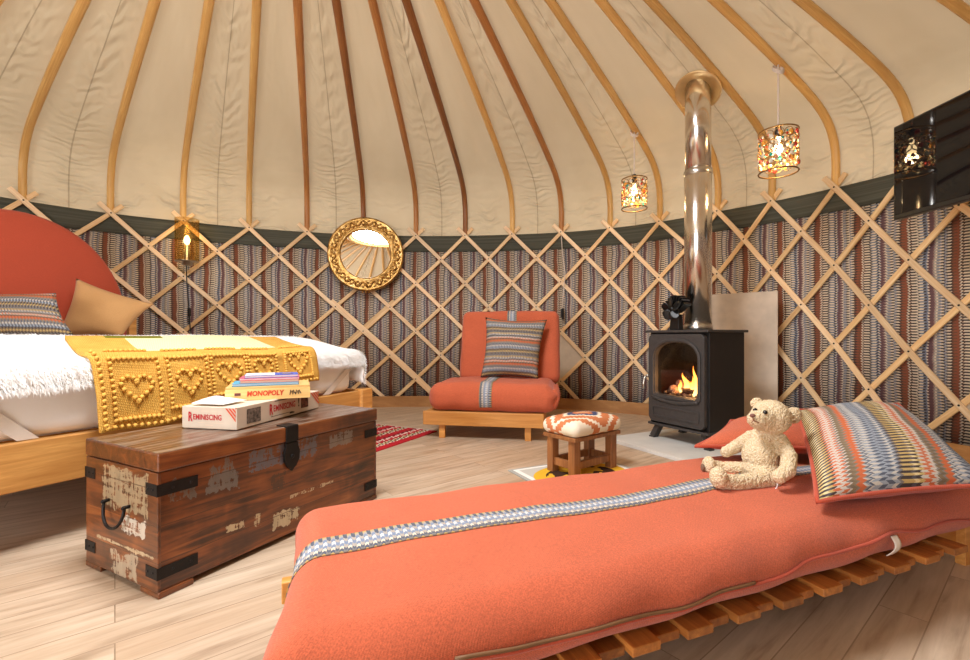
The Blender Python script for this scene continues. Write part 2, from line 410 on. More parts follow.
# lattice
t=thing('lattice_trellis','crisscross trellis of pale ash laths lining the striped cloth wall','trellis',(0,0,0))
def lath(kstart,sgn,off,j0=-.28,j1=8.2,mat='lath',dk=0):
    pts=[];ups=[];j=j0
    while j<=j1+1e-6:
        k=kstart+sgn*j/2+dk; h=1.70-j*interp(DD,k)/2
        if h<.035: break
        pts.append(wallp(k,off,h)); a=th(k); ups.append(Vector((-math.sin(a),-math.cos(a),0))); j+=.22
    mb=MB(); mb.tube(pts,[.0215]*len(pts),4 if mat=='lath' else 8,flat=.5 if mat=='lath' else .55,up=ups)
    return mb.build('lath',M[mat],t)
def flatlath(kstart,sgn,off,j0,j1,mat,dk=0,w=.030,th_=.014):
    pts=[];j=j0
    vs=[];fs=[];uv=[];L=0;prev=None;n_=0
    while True:
        k=kstart+sgn*j/2+dk; h=1.70-j*interp(DD,k)/2
        if j>j1+1e-6 or h<.03: break
        c=wallp(k,off,h); k2=k+sgn*.05; h2=1.70-(j+.1)*interp(DD,k2)/2
        tan=(wallp(k2,off,h2)-c).normalized(); a=th(k); nn=Vector((-math.sin(a),-math.cos(a),0)); b=nn.cross(tan).normalized()
        if prev is not None: L+=(c-prev).length
        prev=c
        for (x,y) in ((-1,-1),(1,-1),(1,1),(-1,1)):
            vs.append(c+b*x*w/2+nn*y*th_/2); uv.append((L,.15*(x+1)+.05*y))
        n_+=1; j+=.2
    if n_<2: return
    for i in range(n_-1):
        for q in range(4): fs.append((i*4+q,i*4+(q+1)%4,(i+1)*4+(q+1)%4,(i+1)*4+q))
    fs.append((3,2,1,0)); fs.append(tuple((n_-1)*4+q for q in range(4)))
    mb=MB(); mb.add(vs,fs,uv); return mb.build('lath',M[mat],t,bevel=.003,seg=1)
for k in range(-6,24): flatlath(k,-1,-.001,-.31,8.4,'lathback',w=.034,th_=.016)
for k in range(-8,21): flatlath(k,1,-.017,-.31,8.4,'lath',w=.036,th_=.014)
# overlap of two trellis panels near the mirror
for (k,s,j0,j1) in ((3,1,2.72,7.0),(7,-1,2.72,7)):
    flatlath(k,s,-.001 if s<0 else -.017,j0,j1,'lath' if s>0 else 'lathback',dk=s*.075,w=.030)
mb=MB()
for k2 in range(-8,36):
    for j in range(0,8):
        if (k2+j)%2: continue
        k=k2/2; h=1.70-j*interp(DD,k)/2
        if h<.12: continue
        a=th(k); nn=Vector((-math.sin(a),-math.cos(a),0)); c=wallp(k,-.0255,h)
        R=nn.to_track_quat('Z','Y').to_matrix()
        mb.ball(c,(.006,.006,.002),8,4,R)
mb.build('bolts',M['iron'],t,True,kind='stuff')

# ------------------------------------------------------------------ soft shapes
def softmap(p,half,r,disp=None):
    q=Vector([max(-h+r,min(h-r,c)) for c,h in zip(p,half)]); d=Vector(p)-q
    n=d.normalized() if d.length>1e-9 else Vector((0,0,1))
    o=q+n*r
    if disp: o=disp(o,n)
    return o,n
def softbox(mb,half,r,nx,ny,nz,disp=None,c=(0,0,0),mi=0,Mx=None):
    c=Vector(c); Mx=Mx or Matrix()
    for ax in range(3):
        a,b=[i for i in range(3) if i!=ax]; na,nb=[(nx,ny,nz)[i] for i in (a,b)]
        for s in (-1,1):
            def fn(x,y):
                p=[0,0,0]; p[a]=(2*x-1)*half[a]; p[b]=(2*y-1)*half[b]; p[ax]=s*half[ax]
                return Mx@(softmap(p,half,r,disp)[0]+c)
            mb.grid(fn,na,nb,lambda x,y:((2*x-1)*half[a],(2*y-1)*half[b]),mi)
    return mb
def pillow(corners,thick,uvw=(1,1),pinch=.045,n=26,sag=0.0,power=.62,both=True,warp=None):
    A,B,C,D=[Vector(c) for c in corners]   # (0,0),(0,1),(1,1),(1,0)
    N=(D-A).cross(B-A).normalized(); mb=MB()
    def at(a,b,s):
        ea=a+pinch*2*(0.5-a)*(1-(2*b-1)**2)*1.0*(2*a-1)**2
        eb=b+pinch*2*(0.5-b)*(1-(2*a-1)**2)*1.0*(2*b-1)**2
        p=(A*(1-ea)+D*ea)*(1-eb)+(B*(1-ea)+C*ea)*eb
        t=((1-abs(2*a-1)**2.6)*(1-abs(2*b-1)**2.6))**power*thick/2
        w=noise.noise(Vector((a*4+7,b*4,s*3)))*thick*.05*min(1,t/thick*4)
        p=p+N*(s*(t+w)) - Vector((0,0,sag))*(1-(2*a-1)**2)*(1-(2*b-1)**2)
        return warp(p) if warp else p
    mb.grid(lambda a,b:at(a,b,1),n,n,lambda a,b:(a*uvw[0],b*uvw[1]),0)
    mb.grid(lambda a,b:at(a,b,-1),n,n,lambda a,b:(a*uvw[0],b*uvw[1]),1)
    edge=[at(a,0,0) for a in np.linspace(0,1,n)]+[at(1,b,0) for b in np.linspace(0,1,n)[1:]]+[at(a,1,0) for a in np.linspace(1,0,n)[1:]]+[at(0,b,0) for b in np.linspace(1,0,n)[1:-1]]
    return mb,edge
def text(s,width,height,org,right,up,mat,parent,name='lettering',bold=.0,shear=0,depth=.0006,spacing=1.0,capbig=False):
    cu=bpy.data.curves.new(name,'FONT'); cu.body=s; cu.extrude=0; cu.offset=bold; cu.shear=shear; cu.resolution_u=2; cu.space_character=spacing
    ob=bpy.data.objects.new('tmp',cu); COL.objects.link(ob)
    dg=bpy.context.evaluated_depsgraph_get(); me=bpy.data.meshes.new_from_object(ob.evaluated_get(dg)); bpy.data.objects.remove(ob)
    xs=[v.co.x for v in me.vertices]; ys=[v.co.y for v in me.vertices]
    x0,x1,y0,y1=min(xs),max(xs),min(ys),max(ys)
    R=Vector(right).normalized(); U=Vector(up).normalized(); N=R.cross(U); o=Vector(org)
    mb=MB(); vs=[o+R*((v.co.x-x0)/(x1-x0)*width)+U*((v.co.y-y0)/(y1-y0)*height)+N*depth for v in me.vertices]
    mb.add(vs,[list(p.vertices) for p in me.polygons]); bpy.data.meshes.remove(me)
    return mb.build(name,mat,parent)
def rot(p,a): c,s=math.cos(a),math.sin(a); return Vector((p[0]*c-p[1]*s,p[0]*s+p[1]*c,p[2] if len(p)>2 else 0))

# ------------------------------------------------------------------ bed  (u along the foot rail, v towards the head)
BA=math.atan2(.8905,.455)
def bedW(u,v,z=0): p=rot((u,v,z),BA); return Vector((p.x,p.y,z))
BO=bedW(1.35,3.0)
bed=thing('bed','large oak bed with a tall arched red headboard beside the striped wall','bed',BO,BA)
def bl(u,v,z): return Vector((u-1.35,v-3.0,z))
U0,U1,V0,V1=.30,2.275,1.98,4.0
mb=MB(); mb.box(bl((U0+U1)/2,V0+.02,.283),(U1-U0-.06,.04,.155)); mb.build('foot_rail',M['oak'],bed,bevel=.004)
for u in (U0+.02,U1-.02):
    mb=MB(); mb.box(bl(u,(V0+V1)/2,.283),(.035,V1-V0-.08,.15)); mb.build('side_rail',M['oak'],bed,bevel=.004)
    mb=MB(); mb.box(bl(u-(.035 if u>1 else 0),V0+.015,.19),(.095,.075,.362)); mb.build('leg',M['oak'],bed,bevel=.006)
    mb=MB(); mb.box(bl(u,V1-.01,.184),(.06,.07,.367)); mb.build('leg',M['oak'],bed,bevel=.006)
mb=MB()
for i in range(12): mb.box(bl((U0+U1)/2,V0+.12+i*.155,.325),(U1-U0-.08,.08,.02))
mb.build('slat_base',M['pine'],bed)
# headboard: arched, upholstered
arch=[]
tc,hw=1.25,.61      # u of its middle
for i in range(41):
    a=PI*i/40; x=math.cos(a); s=math.sin(a)**.92
    arch.append((tc-1.35+hw*x, .74+.76*s))
poly=[(tc-1.35+hw,.45)]+arch+[(tc-1.35-hw,.45)]
# front boss, thick cushion with a rounded rim
rings=[(1.0,0.0),(1.0,-.03),(.985,-.052),(.95,-.066),(.85,-.075),(.5,-.08)]
cxz=(tc-1.35,.80); vs=[];fs=[];npl=len(poly)
for (k,y) in rings:
    for (x,z) in poly: vs.append((cxz[0]+(x-cxz[0])*k,4.03-3.0+y,cxz[1]+(z-cxz[1])*k))
for i in range(len(rings)-1):
    for j in range(npl): fs.append((i*npl+j,i*npl+(j+1)%npl,(i+1)*npl+(j+1)%npl,(i+1)*npl+j))
fs.append(tuple(range(npl))); fs.append(tuple((len(rings)-1)*npl+j for j in reversed(range(npl))))
mb=MB(); mb.add(vs,fs); hb=mb.build('headboard',M['orangeplain'],bed,True); hb['label']='tall arched headboard in terracotta cloth'
for u in (tc-hw-.03,tc+hw+.03): mb=MB(); mb.box(bl(u,4.0,.43),(.05,.06,.86)); mb.build('headboard_post',M['oak'],bed,bevel=.004)

# mattress
mt=thing('mattress','white mattress in a stretched sheet on the oak bed','mattress',bedW(1.195,2.99,.36),BA)
mb=MB(); softbox(mb,(.945,.985,.115),.05,40,40,8,lambda o,n: o+n*.004*noise.noise(o*9)*(abs(n.y)+abs(n.x)),(0,0,.115)); mb.build('sheet',M['white'],mt,True,merge=True)
for (u0,u1) in ((-.57,-.75),(.70,.93)):
    mb=MB(); s=1 if u1>u0 else -1
    mb.add([(u0,-.990,.004),(u0+.055,-.990,.004),(u1+.055 if s<0 else u1,-.991,.19 if s<0 else .14),(u1 if s<0 else u1-.055,-.991,.19 if s<0 else .14)],[(0,1,2,3)])
    if s<0: mb.v=[(x+.0,y,z) for x,y,z in mb.v]; 
    mb.build('elastic_strap',M['elastic'],mt)

# soft coverings: drop over an edge with a rounded corner
def drop(e,r):
    if e<=0: return e,0
    if e<r*PI/2: return r*math.sin(e/r),r*(1-math.cos(e/r))
    return r,r+e-r*PI/2
def topz(u,v):
    t=min(1,max(0,(v-2.0)/.55)); t=t*t*(3-2*t)
    return .605+.075*t+.008*noise.noise(Vector((u*3,v*3,0)))
def cover(a,b,uR,vF,r=.05,lift=0):
    """a along u, b away from the front edge (negative: hangs down the front)"""
    du,zu=drop(a-uR,r); dv,zv=drop(-b,r)
    u=uR+du; v=vF-dv; z=topz(min(u,uR),max(v,vF))-max(zu,zv)-.25*min(zu,zv)
    return u,v,z+lift
FUR=thing('fur_throw','fluffy white fur throw spread over the bed and hanging over its corner','throw',bedW(1.35,3.0,.60),BA)
def furp(a,b):
    hang=.085+.02*noise.noise(Vector((a*4,0,5)))
    bb=b*1.15-hang*1.0 if b>0 else 0
    A=.30+a*(1.85+.22)
    q=b*(1.55+hang+.03)-(hang+.03)
    u,v,z=cover(A,q,2.145,2.012,.045,.016)
    return Vector((u-1.35,v-3.0,z-.60))
mb=MB(); mb.grid(furp,60,44); base=mb.build('fur_hide',M['fur'],FUR,True,solid=.012)
# pile of blades
rng=random.Random(3); vs=[];fs=[]
def blade(p,n,l,w,lean):
    t=Vector((rng.uniform(-1,1),rng.uniform(-1,1),rng.uniform(-1,1))); t=(t-n*t.dot(n)).normalized()
    d=(n*.42+t*.45+lean).normalized(); s=d.cross(n); 
    if s.length<1e-4: s=t
    s.normalize(); m=p+d*l*.55+n*0; e=p+d*l*.9-Vector((0,0,l*.28))
    o=len(vs); vs.extend([p-s*w,p+s*w,m+s*w*.8,m-s*w*.8,e]); fs.extend([(o,o+1,o+2,o+3),(o+3,o+2,o+4)])
for i in range(52000):
    a=rng.random(); b=rng.random()**1.8
    A_=.30+a*2.07; q_=b*1.66-.11
    if .83+.24*max(0,q_)<A_<1.77+.24*max(0,q_) and q_<.37: continue
    p=furp(a,b); n=(furp(a+.004,b)-furp(a-.004,b)).cross(furp(a,b+.004)-furp(a,b-.004))
    if n.length<1e-12: continue
    n.normalize()
    if n.z<-.2: n=-n
    blade(p,n,rng.uniform(.016,.036),rng.uniform(.0006,.0011),Vector((0,-.55,-.55)) if b<.35 else Vector((.1,-.3,-.3)))
mb=MB(); mb.add(vs,fs); mb.build('fur_pile',M['fur'],FUR,True,kind='stuff')

# knitted throw
n=NT('mustard_knit',.9,0,.1); uv=n.sep(n.coord('UV'))
kn=n.m_('MULTIPLY',n.m_('ABSOLUTE',n.m_('SINE',n.m_('MULTIPLY',uv[1],520.0))),n.m_('ABSOLUTE',n.m_('SINE',n.m_('ADD',n.m_('MULTIPLY',uv[0],420.0),n.m_('MULTIPLY',n.m_('SINE',n.m_('MULTIPLY',uv[1],260.0)),.8)))))
f=n.noise(n.coord('UV'),14,3)
c=n.ramp(n.m_('ADD',n.m_('MULTIPLY',kn,.5),n.m_('MULTIPLY',f,.5)),[(.2,lin((196,142,56))),(.6,lin((232,182,92)))])
inp=n.m_('MULTIPLY',n.m_('MULTIPLY',n.m_('GREATER_THAN',uv[0],1.0),n.m_('LESS_THAN',uv[0],1.62)),n.m_('GREATER_THAN',uv[1],.06))
c=n.mix(inp,c,n.ramp(kn,[(.1,lin((224,214,150))),(.6,lin((244,240,198)))]))  # overexposed stretch of the throw's top, put into the colour as pale cream
edge=n.m_('MULTIPLY',n.m_('MULTIPLY',n.m_('GREATER_THAN',uv[0],.93),n.m_('LESS_THAN',uv[0],1.16)),n.m_('GREATER_THAN',uv[1],.345))
c=n.mix(edge,c,lin((122,120,36)))
n.color(c); n.bump(kn,.5,.004); M['knit']=n.m
KT=thing('knitted_throw','mustard yellow knitted throw with bobble hearts hanging over the bed foot','throw',bedW(1.35,2.0,.5),BA)
KU0,KU1=.80,1.80
def knp(U,q,lift=0):
    s=(U-KU0)/(KU1-KU0)
    uu=U+(.05*(1-s)-.0)*(-q if q<0 else 0)*1.2 + (.24*q if q>0 else 0)
    u,v,z=cover(uu,q,9.9,2.0,.055,.034+lift)
    if q<-.08: v+=-.018*min(1,(-q-.08)/.1)-.006*math.sin(U*19)-lift*.9; z-=0
    elif q<0: v-=lift*.7
    return Vector((u-1.35,v-2.0,z-.5))
def khang(U):
    s=(U-KU0)/(KU1-KU0); return .325-.11*s+.012*math.sin(U*14)
mb=MB(); mb.grid(lambda a,b:knp(KU0+(KU1-KU0)*a,-khang(KU0+(KU1-KU0)*a)+b*(khang(KU0+(KU1-KU0)*a)+.40)),70,60,
   lambda a,b:(KU0+(KU1-KU0)*a,-khang(KU0+(KU1-KU0)*a)+b*(khang(KU0+(KU1-KU0)*a)+.40)))
mb.build('blanket',M['knit'],KT,True,solid=.014)
mb=MB()
def bob(U,q,r=.0085):
    p=knp(U,q,.004); mb.ball(p,(r,r*1.15,r),7,5)
for ci,U in enumerate((.926,1.118,1.296,1.467,1.673)):
    qc=-.165+.015*ci
    for i in range(20):
        t=2*PI*i/20; x=.052*math.sin(t)**3; y=.0033*(13*math.cos(t)-5*math.cos(2*t)-2*math.cos(3*t)-math.cos(4*t))
        bob(U+x,qc+y)
    lo=-khang(U)+.035
    for sx in (-.078,.078):
        for i in range(12):
            q=-.055-(abs(lo)-.055)*i/11
            bob(U+sx,q,.0075)
    for i in range(9):
        x=-.064+.128*i/8
        bob(U+x,-.058,.0085); bob(U+x,lo,.0085)
    for i in range(9): bob(U-.064+.128*i/8,.0,.0075)
for i in range(44):
    U=KU0+.02+(KU1-KU0-.04)*i/43; bob(U,-khang(U)+.008,.008)
for i in range(14): bob(KU0+.015,-khang(KU0)+.02+i*.022,.0075)
mb.build('bobbles',M['fluff'],KT,True,kind='stuff')

# pillows on the bed
def bpillow(name,label,cs,th_,mats,uvw,**k):
    P=[bedW(*c) for c in cs]; o=sum(P,Vector())/4; zmin=min(p.z for p in P); o.z=zmin
    t=thing(name,label,'pillow',o)
    mb,e=pillow([p-o for p in P],th_,uvw,**k); mb.build('cover',mats,t,True,merge=True); return t,e,o
def PX(x,y,Y): return Vector(((x-485)/459*Y,Y,.7-(y-336)/459*Y))
def bpillow2(name,label,P,th_,mats,uvw,**k):
    o=sum(P,Vector())/4; o.z=min(p.z for p in P)
    t=thing(name,label,'pillow',o); mb,e=pillow([p-o for p in P],th_,uvw,**k); mb.build('cover',mats,t,True,merge=True)
bpillow2('cushion','plain tan pillow leaning on the arched red headboard',[PX(56,338,2.93),PX(76,278,3.05),PX(155,304,3.16),PX(122,336,3.05)],.17,[M['tan'],M['tan']],(1,1),pinch=.05)
bpillow2('cushion','grey and orange striped cushion on the bed in front of the tan pillow',[PX(-90,338,2.55),PX(-80,296,2.68),PX(56,293,2.70),PX(74,335,2.62)],.13,[M['cush_mid'],M['cush_mid']],(.6,.30),pinch=.03)

# ------------------------------------------------------------------ trunk
CA=math.atan2(.887,.463); CO=Vector((-.865,1.217,0)); L_,W_,H_=.86,.398,.388
def patch(n,a,b,a0,a1,b0,b1,amp=.05,nz=None):
    d=n.m_('MINIMUM',n.m_('MINIMUM',n.m_('SUBTRACT',a,a0),n.m_('SUBTRACT',a1,a)),n.m_('MINIMUM',n.m_('SUBTRACT',b,b0),n.m_('SUBTRACT',b1,b)))
    return n.m_('GREATER_THAN',n.m_('ADD',d,n.m_('MULTIPLY',n.m_('SUBTRACT',nz,.56),amp)),0.0)
def trunkmat(name,end):
    n=NT(name,.32); co=n.coord('Object'); x,y,z=n.sep(co)
    gsc=(26,2.2,26) if end else (2.2,26,26)
    row=n.m_('FLOOR',n.m_('DIVIDE',n.m_('ADD',z,.004),.098)); jit=n.m_('FRACT',n.m_('MULTIPLY',n.m_('SINE',n.m_('ADD',n.m_('MULTIPLY',row,12.9),1.7)),43.7))
    off=n.comb(n.m_('MULTIPLY',jit,3.0),n.m_('MULTIPLY',jit,5.0),0.0)
    va=n.n('ShaderNodeVectorMath',operation='ADD'); n.put(va.inputs[0],co); n.put(va.inputs[1],off)
    g=n.noise(n.map(va.outputs[0],gsc),1.3,7,.6,1.2); b=n.noise(va.outputs[0],4.5,3,.6,.7)
    f=n.m_('ADD',n.m_('MULTIPLY',g,.55),n.m_('MULTIPLY',b,.45))
    c=n.ramp(f,[(.34,lin((30,18,11))),(.45,lin((78,42,20))),(.56,lin((132,72,32))),(.70,lin((172,106,52)))])
    c=n.mix(n.m_('MULTIPLY',jit,.55),c,n.mix(b,lin((58,32,18)),lin((128,70,34))))
    fl=n.noise(n.map(co,(70,70,12)),1.3,4,.7); fl2=n.noise(n.map(co,(9,9,40)),1.3,4,.7)
    gr=n.noise(n.map(co,(30,30,6)),1.2,4,.6); nz=n.noise(n.map(co,(18,18,9)),1.6,5,.65)
    if not end:
        pl=[(.255,.545,.262,.335,(112,112,122),.05),(.595,.725,.268,.322,(140,128,118),.05),(.125,.225,.235,.325,(128,122,116),.10),(.02,.10,.24,.31,(120,112,104),.09),(.185,.25,.10,.125,(226,204,164),.03),(.28,.305,.085,.125,(220,196,156),.03),(.35,.46,.05,.105,(228,208,170),.06),(.42,.62,.135,.147,(222,196,156),.02),(.345,.405,.18,.245,(84,54,36),.07)]
        A,B=x,z
    else:
        pl=[(.05,.30,.205,.325,(186,164,128),.06),(.06,.19,.145,.195,(232,222,204),.05),(.10,.26,.015,.09,(196,178,150),.09),(.02,.33,.1,.11,(214,190,150),.02)]
        A,B=y,z
    for a0,a1,b0,b1,col,amp in pl:
        mk=patch(n,A,B,a0,a1,b0,b1,amp,nz)
        cc=n.mix(n.m_('MULTIPLY',gr,.8),lin(col),lin(tuple(q*.62 for q in col)))
        mk=n.m_('MULTIPLY',mk,n.m_('GREATER_THAN',n.m_('ADD',n.m_('MULTIPLY',fl,.6),n.m_('MULTIPLY',fl2,.5)),.515))
        c=n.mix(n.m_('MULTIPLY',mk,.85),c,cc)
    if not end:   # worn paint on the lid top
        tp=n.m_('GREATER_THAN',z,.3875); wn=n.noise(n.map(co,(3.2,34,1)),1.6,6,.7)
        wm=n.m_('MULTIPLY',tp,n.sep(n.ramp(wn,[(.49,(0,0,0,1)),(.55,(1,1,1,1))]))[0])
        c=n.mix(n.m_('MULTIPLY',wm,.75),c,lin((190,174,156)))
    fr=n.m_('FRACT',n.m_('DIVIDE',n.m_('ADD',z,.004),.098)); ln=n.m_('LESS_THAN',n.m_('ABSOLUTE',n.m_('SUBTRACT',fr,.5)),.485)
    c=n.mix(n.m_('SUBTRACT',.6,n.m_('MULTIPLY',ln,.6)),c,lin((60,34,20)))
    n.color(c); n.bump(n.m_('ADD',f,n.m_('MULTIPLY',ln,.2)),.3,.004); n.b.inputs['Coat Weight'].default_value=.25; n.b.inputs['Coat Roughness'].default_value=.2
    return n.m
M['trunk']=trunkmat('reclaimed_wood_front',False); M['trunkend']=trunkmat('reclaimed_wood_end',True)
tr=thing('storage_trunk','reclaimed wood trunk with black iron straps at the foot of the bed','trunk',CO,CA)
mb=MB(); mb.box((L_/2,W_/2,.1755),(L_-.012,W_-.012,.319)); mb.build('body',M['trunk'],tr,bevel=.003)
mb=MB()
mb.box((.003,W_/2,.1755),(.008,W_-.006,.319)); mb.build('end_panel',M['trunkend'],tr,bevel=.002)
mb=MB(); mb.box((L_-.003,W_/2,.1755),(.008,W_-.006,.319)); mb.build('end_panel',M['trunkend'],tr,bevel=.002)
lid=MB(); lid.box((L_/2,W_/2,.3625),(L_+.004,W_+.004,.051)); lid.build('lid',M['trunk'],tr,bevel=.005)
for x in (.045,L_-.045):
    for y in (.045,W_-.045):
        mb=MB(); mb.box((x,y,.0085),(.092,.092,.017)); mb.build('foot',M['trunk'],tr,bevel=.003)
def strap(x,y,dx,dy,z,nm='strap'):
    mb=MB(); t=.0025; sx=1 if dx>0 else -1; sy=1 if dy>0 else -1
    mb.box((x+dx/2-sx*t,y-sy*t/2*1.0,z),(abs(dx)+t,t,.032)); mb.box((x-sx*t/2*1.0,y+dy/2,z),(t,abs(dy),.032))
    for q in (.35,.8): 
        mb.ball((x+dx*q,y-sy*t,z),(.004,.002,.004),6,4); mb.ball((x-sx*t,y+dy*q,z),(.002,.004,.004),6,4)
    mb.build(nm,M['iron'],tr)
for z in (.288,.066):
    strap(.0,.005,.105,.055,z); strap(L_,.005,-.07,.055,z)
    strap(.0,W_-.005,.1,-.055,z); strap(L_,W_-.005,-.1,-.055,z)
hs=thing; mb=MB()
mb.box((.42,-.003,.362),(.05,.008,.055)); mb.box((.42,.02,.3895),(.05,.05,.004)); mb.build('hasp',M['iron'],tr,bevel=.001)
mb=MB(); pts=[(.42+.027*math.cos(a),.275+.0*a+.027*math.sin(a)) for a in np.linspace(0,PI,9)]
pl=[(.395,.332),(.395,.318),(.388,.30),(.390,.272),(.402,.25),(.412,.243),(.42,.234),(.428,.243),(.438,.25),(.450,.272),(.452,.30),(.445,.318),(.445,.332)]
mb.prism(pl,-.006,.003); mb.ball((.42,-.007,.285),(.008,.004,.008),8,6); mb.build('latch_plate',M['iron'],tr,bevel=.001)
mb=MB(); hp=[]
for a in np.linspace(0,PI,15): hp.append((-.014-.010*math.sin(a),.20-.056*math.cos(a),.222-.062*math.sin(a)**.8))
mb.tube(hp,.0042,8); 
for y in (.144,.256): mb.tube([(.002,y,.224),(-.016,y,.224)],.005,8); mb.ball((-.016,y,.223),.006,8,6)
mb.build('ring_handle',M['iron'],tr,True)

# ------------------------------------------------------------------ games on the trunk
def card(name,c): return plain(name,c,.45,0,.4,.03)
REDO=card('orange_red_print',(206,76,48)); RED=card('red_print',(196,40,46)); INK=card('dark_print',(62,52,50)); CREAM=card('cream_card',(216,200,180)); WHITE=card('white_card',(244,240,236)); ORP=card('orange_print',(222,92,60)); PINKC=card('peach_card',(228,204,180))
Z0=.388+.002
ga=math.atan2(.482,.0975)        # long side of the white box
bx=thing('board_game_box','long cream game box with red lettering lying on the wooden trunk','game box',(-.8145,1.507,Z0),ga)
gl,gw,gh=.485,.212,.074           # x = long side, y = to the left
mb=MB(); mb.box((gl/2,gw/2,gh*.42),(gl-.006,gw-.006,gh*.84)); mb.build('base',CREAM,bx,bevel=.001)
mb=MB(); mb.box((gl/2,gw/2,gh/2+.001),(gl,gw,gh-.002)); mb.build('lid',CREAM,bx,bevel=.0015)
# short side (x=0): reading direction is +y -> from left (y=gw) to right (y=0)
text('EMINISCING',.110,.019,(-.0006,gw-.0445,.030),(0,-1,0),(0,0,1),RED,bx,bold=.022)
text('R',.017,.032,(-.0007,gw-.026,.024),(0,-1,0),(0,0,1),RED,bx,bold=.03)
text('GAME  NIGHT',.06,.004,(-.0006,gw-.065,.056),(0,-1,0),(0,0,1),INK,bx,name='small_print') if False else None
mb=MB()
for i in range(4):
    a=.044-.0125*i; b=a-.0075
    mb.add([(-.0012,a,gh-.003),(-.0012,b,gh-.003),(-.0012,.004,gh-.003-(b-.004)*1.1-.0),(-.0012,.004,gh-.003-(a-.004)*1.1)],[(0,1,2,3)])
mb.build('corner_stripes',ORP,bx)
mb=MB()
for (y0,y1,z,h) in ((.135,.105,.058,.003),(.095,.075,.058,.003),(.15,.05,.02,.0015),(.12,.09,.012,.003),(.2,.01,.004,.0012)): mb.add([(-.0011,y0,z),(-.0011,y1,z),(-.0011,y1,z+h),(-.0011,y0,z+h)],[(0,1,2,3)])
mb.build('small_print',PINKC,bx)
# long side (y=0)
text('EMINISCING',.132,.024,(.184,-.0006,.031),(1,0,0),(0,0,1),RED,bx,bold=.022)
text('R',.020,.040,(.162,-.0007,.022),(1,0,0),(0,0,1),RED,bx,bold=.03)
text('!',.008,.036,(.335,-.0006,.028),(1,0,0),(0,0,1),INK,bx,bold=.02)
mb=MB()
mb.add([(.045,-.0008,.012),(.115,-.0008,.012),(.115,-.0008,.062),(.045,-.0008,.062)],[(0,1,2,3)]); mb.build('photo_panel',plain('grey_photo',(120,108,98),.5,0,.3,.5,0,220),bx)
mb=MB(); mb.add([(.355,-.0008,.018),(.405,-.0008,.018),(.405,-.0008,.066),(.355,-.0008,.066)],[(0,1,2,3)]); mb.build('photo_panel',plain('brown_photo',(112,66,48),.5,0,.3,.5,0,200),bx)
mb=MB()
for i in range(4):
    a=gl-.062+.016*i; b=a+.0095
    mb.add([(a,-.0009,gh-.003),(b,-.0009,gh-.003),(gl-.002,-.0009,gh-.003-(gl-.002-b)*.9),(gl-.002,-.0009,gh-.003-(gl-.002-a)*.9)],[(0,1,2,3)])
mb.build('corner_stripes',ORP,bx)
mb=MB()
for (x0,x1,z,h) in ((.17,.30,.014,.002),(.19,.27,.0675,.003),(.28,.31,.008,.006)): mb.add([(x0,-.0008,z),(x1,-.0008,z),(x1,-.0008,z+h),(x0,-.0008,z+h)],[(0,1,2,3)])
mb.build('small_print',INK,bx)
# white folded leaflet on its top
lf=MB(); 
lf.grid(lambda a,b:Vector((.01+.11*a,.06+.125*b,.003+.012*b*math.sin(PI*.5*a)+.004)),8,8)
o=lf.build('leaflet',WHITE,None,True,solid=.002); tag(o,'crumpled white leaflet lying on the left end of the cream game box','leaflet',loc=(-.8145,1.507,Z0+gh),rz=ga)

wa=math.atan2(.11,.262); wl,ww,wh=.286,.20,.050
wb=thing('wooden_game_box','pale wooden game box with red lettering stacked on the cream game box','game box',(-.932,1.645,Z0+gh+.001),wa)
M['birch']=wood('birch_wood',(240,204,140),(220,172,98),0,1.4)
mb=MB(); mb.box((wl/2,ww/2,wh*.4),(wl,ww,wh*.8)); mb.build('tray',M['birch'],wb,bevel=.001)
mb=MB(); mb.box((wl/2,ww/2,wh*.9),(wl-.003,ww-.003,wh*.19)); mb.build('sliding_lid',M['birch'],wb,bevel=.001)
text('MONOPOLY',.125,.020,(.070,-.0004,.014),(1,0,0),(0,0,1),REDO,wb,bold=.04,shear=.12)
mb=MB(); mb.add([(.030,-.0007,.018),(.050,-.0007,.018),(.050,-.0007,.028),(.030,-.0007,.028)],[(0,1,2,3)]); mb.build('small_print',card('plum_print',(110,60,56)),wb)
mb=MB(); rng=random.Random(5)
for i in range(4):
    x=.214+.010*i; mb.tube([(x,-.0006,.012+.004*rng.random()),(x+.003,-.0006,.032),(x+.007,-.0006,.022),(x+.009,-.0006,.03-.012*(i%2))],.0016,5)
mb.build('black_emblem',INK,wb)

def book(name,label,x,y,z,w,d,h,rz,cover,pages=None,marks=()):
    p=rot((x,y),wa); base=Vector((-.932+p.x,1.645+p.y,Z0+gh+.001+wh+z))
    t=thing(name,label,'booklet',base,wa+rz,'booklets stacked on the wooden game box')
    mb=MB(); mb.box((0,0,h*.08),(w,d,h*.16)); mb.box((0,0,h*.92),(w,d,h*.16)); mb.box((0,d/2-.0006,h/2),(w,.0012,h*.7)); mb.build('cover',cover,t)
    mb=MB(); mb.box((0,0,h/2),(w-.004,d-.005,h*.66)); mb.build('pages',pages or WHITE,t)
    for (x0,y0,dx,dy,m) in marks:
        mb=MB(); mb.box((x0,y0,h+.0003),(dx,dy,.0006)); mb.build('printed_panel',m,t)
    return t
TEAL=card('teal_card',(72,160,190)); BLUE=card('blue_card',(70,92,178)); PINK=card('pink_card',(214,90,120)); SKY=card('sky_card',(186,206,230)); SAL=card('salmon_card',(226,128,104))
book('booklet','teal booklet at the bottom of the stack on the wooden box',.132,.075,.001,.225,.13,.010,.02,TEAL,SKY)
book('booklet','salmon booklet second from the bottom of the booklet stack',.145,.08,.0115,.20,.125,.009,.03,SAL,PINKC)
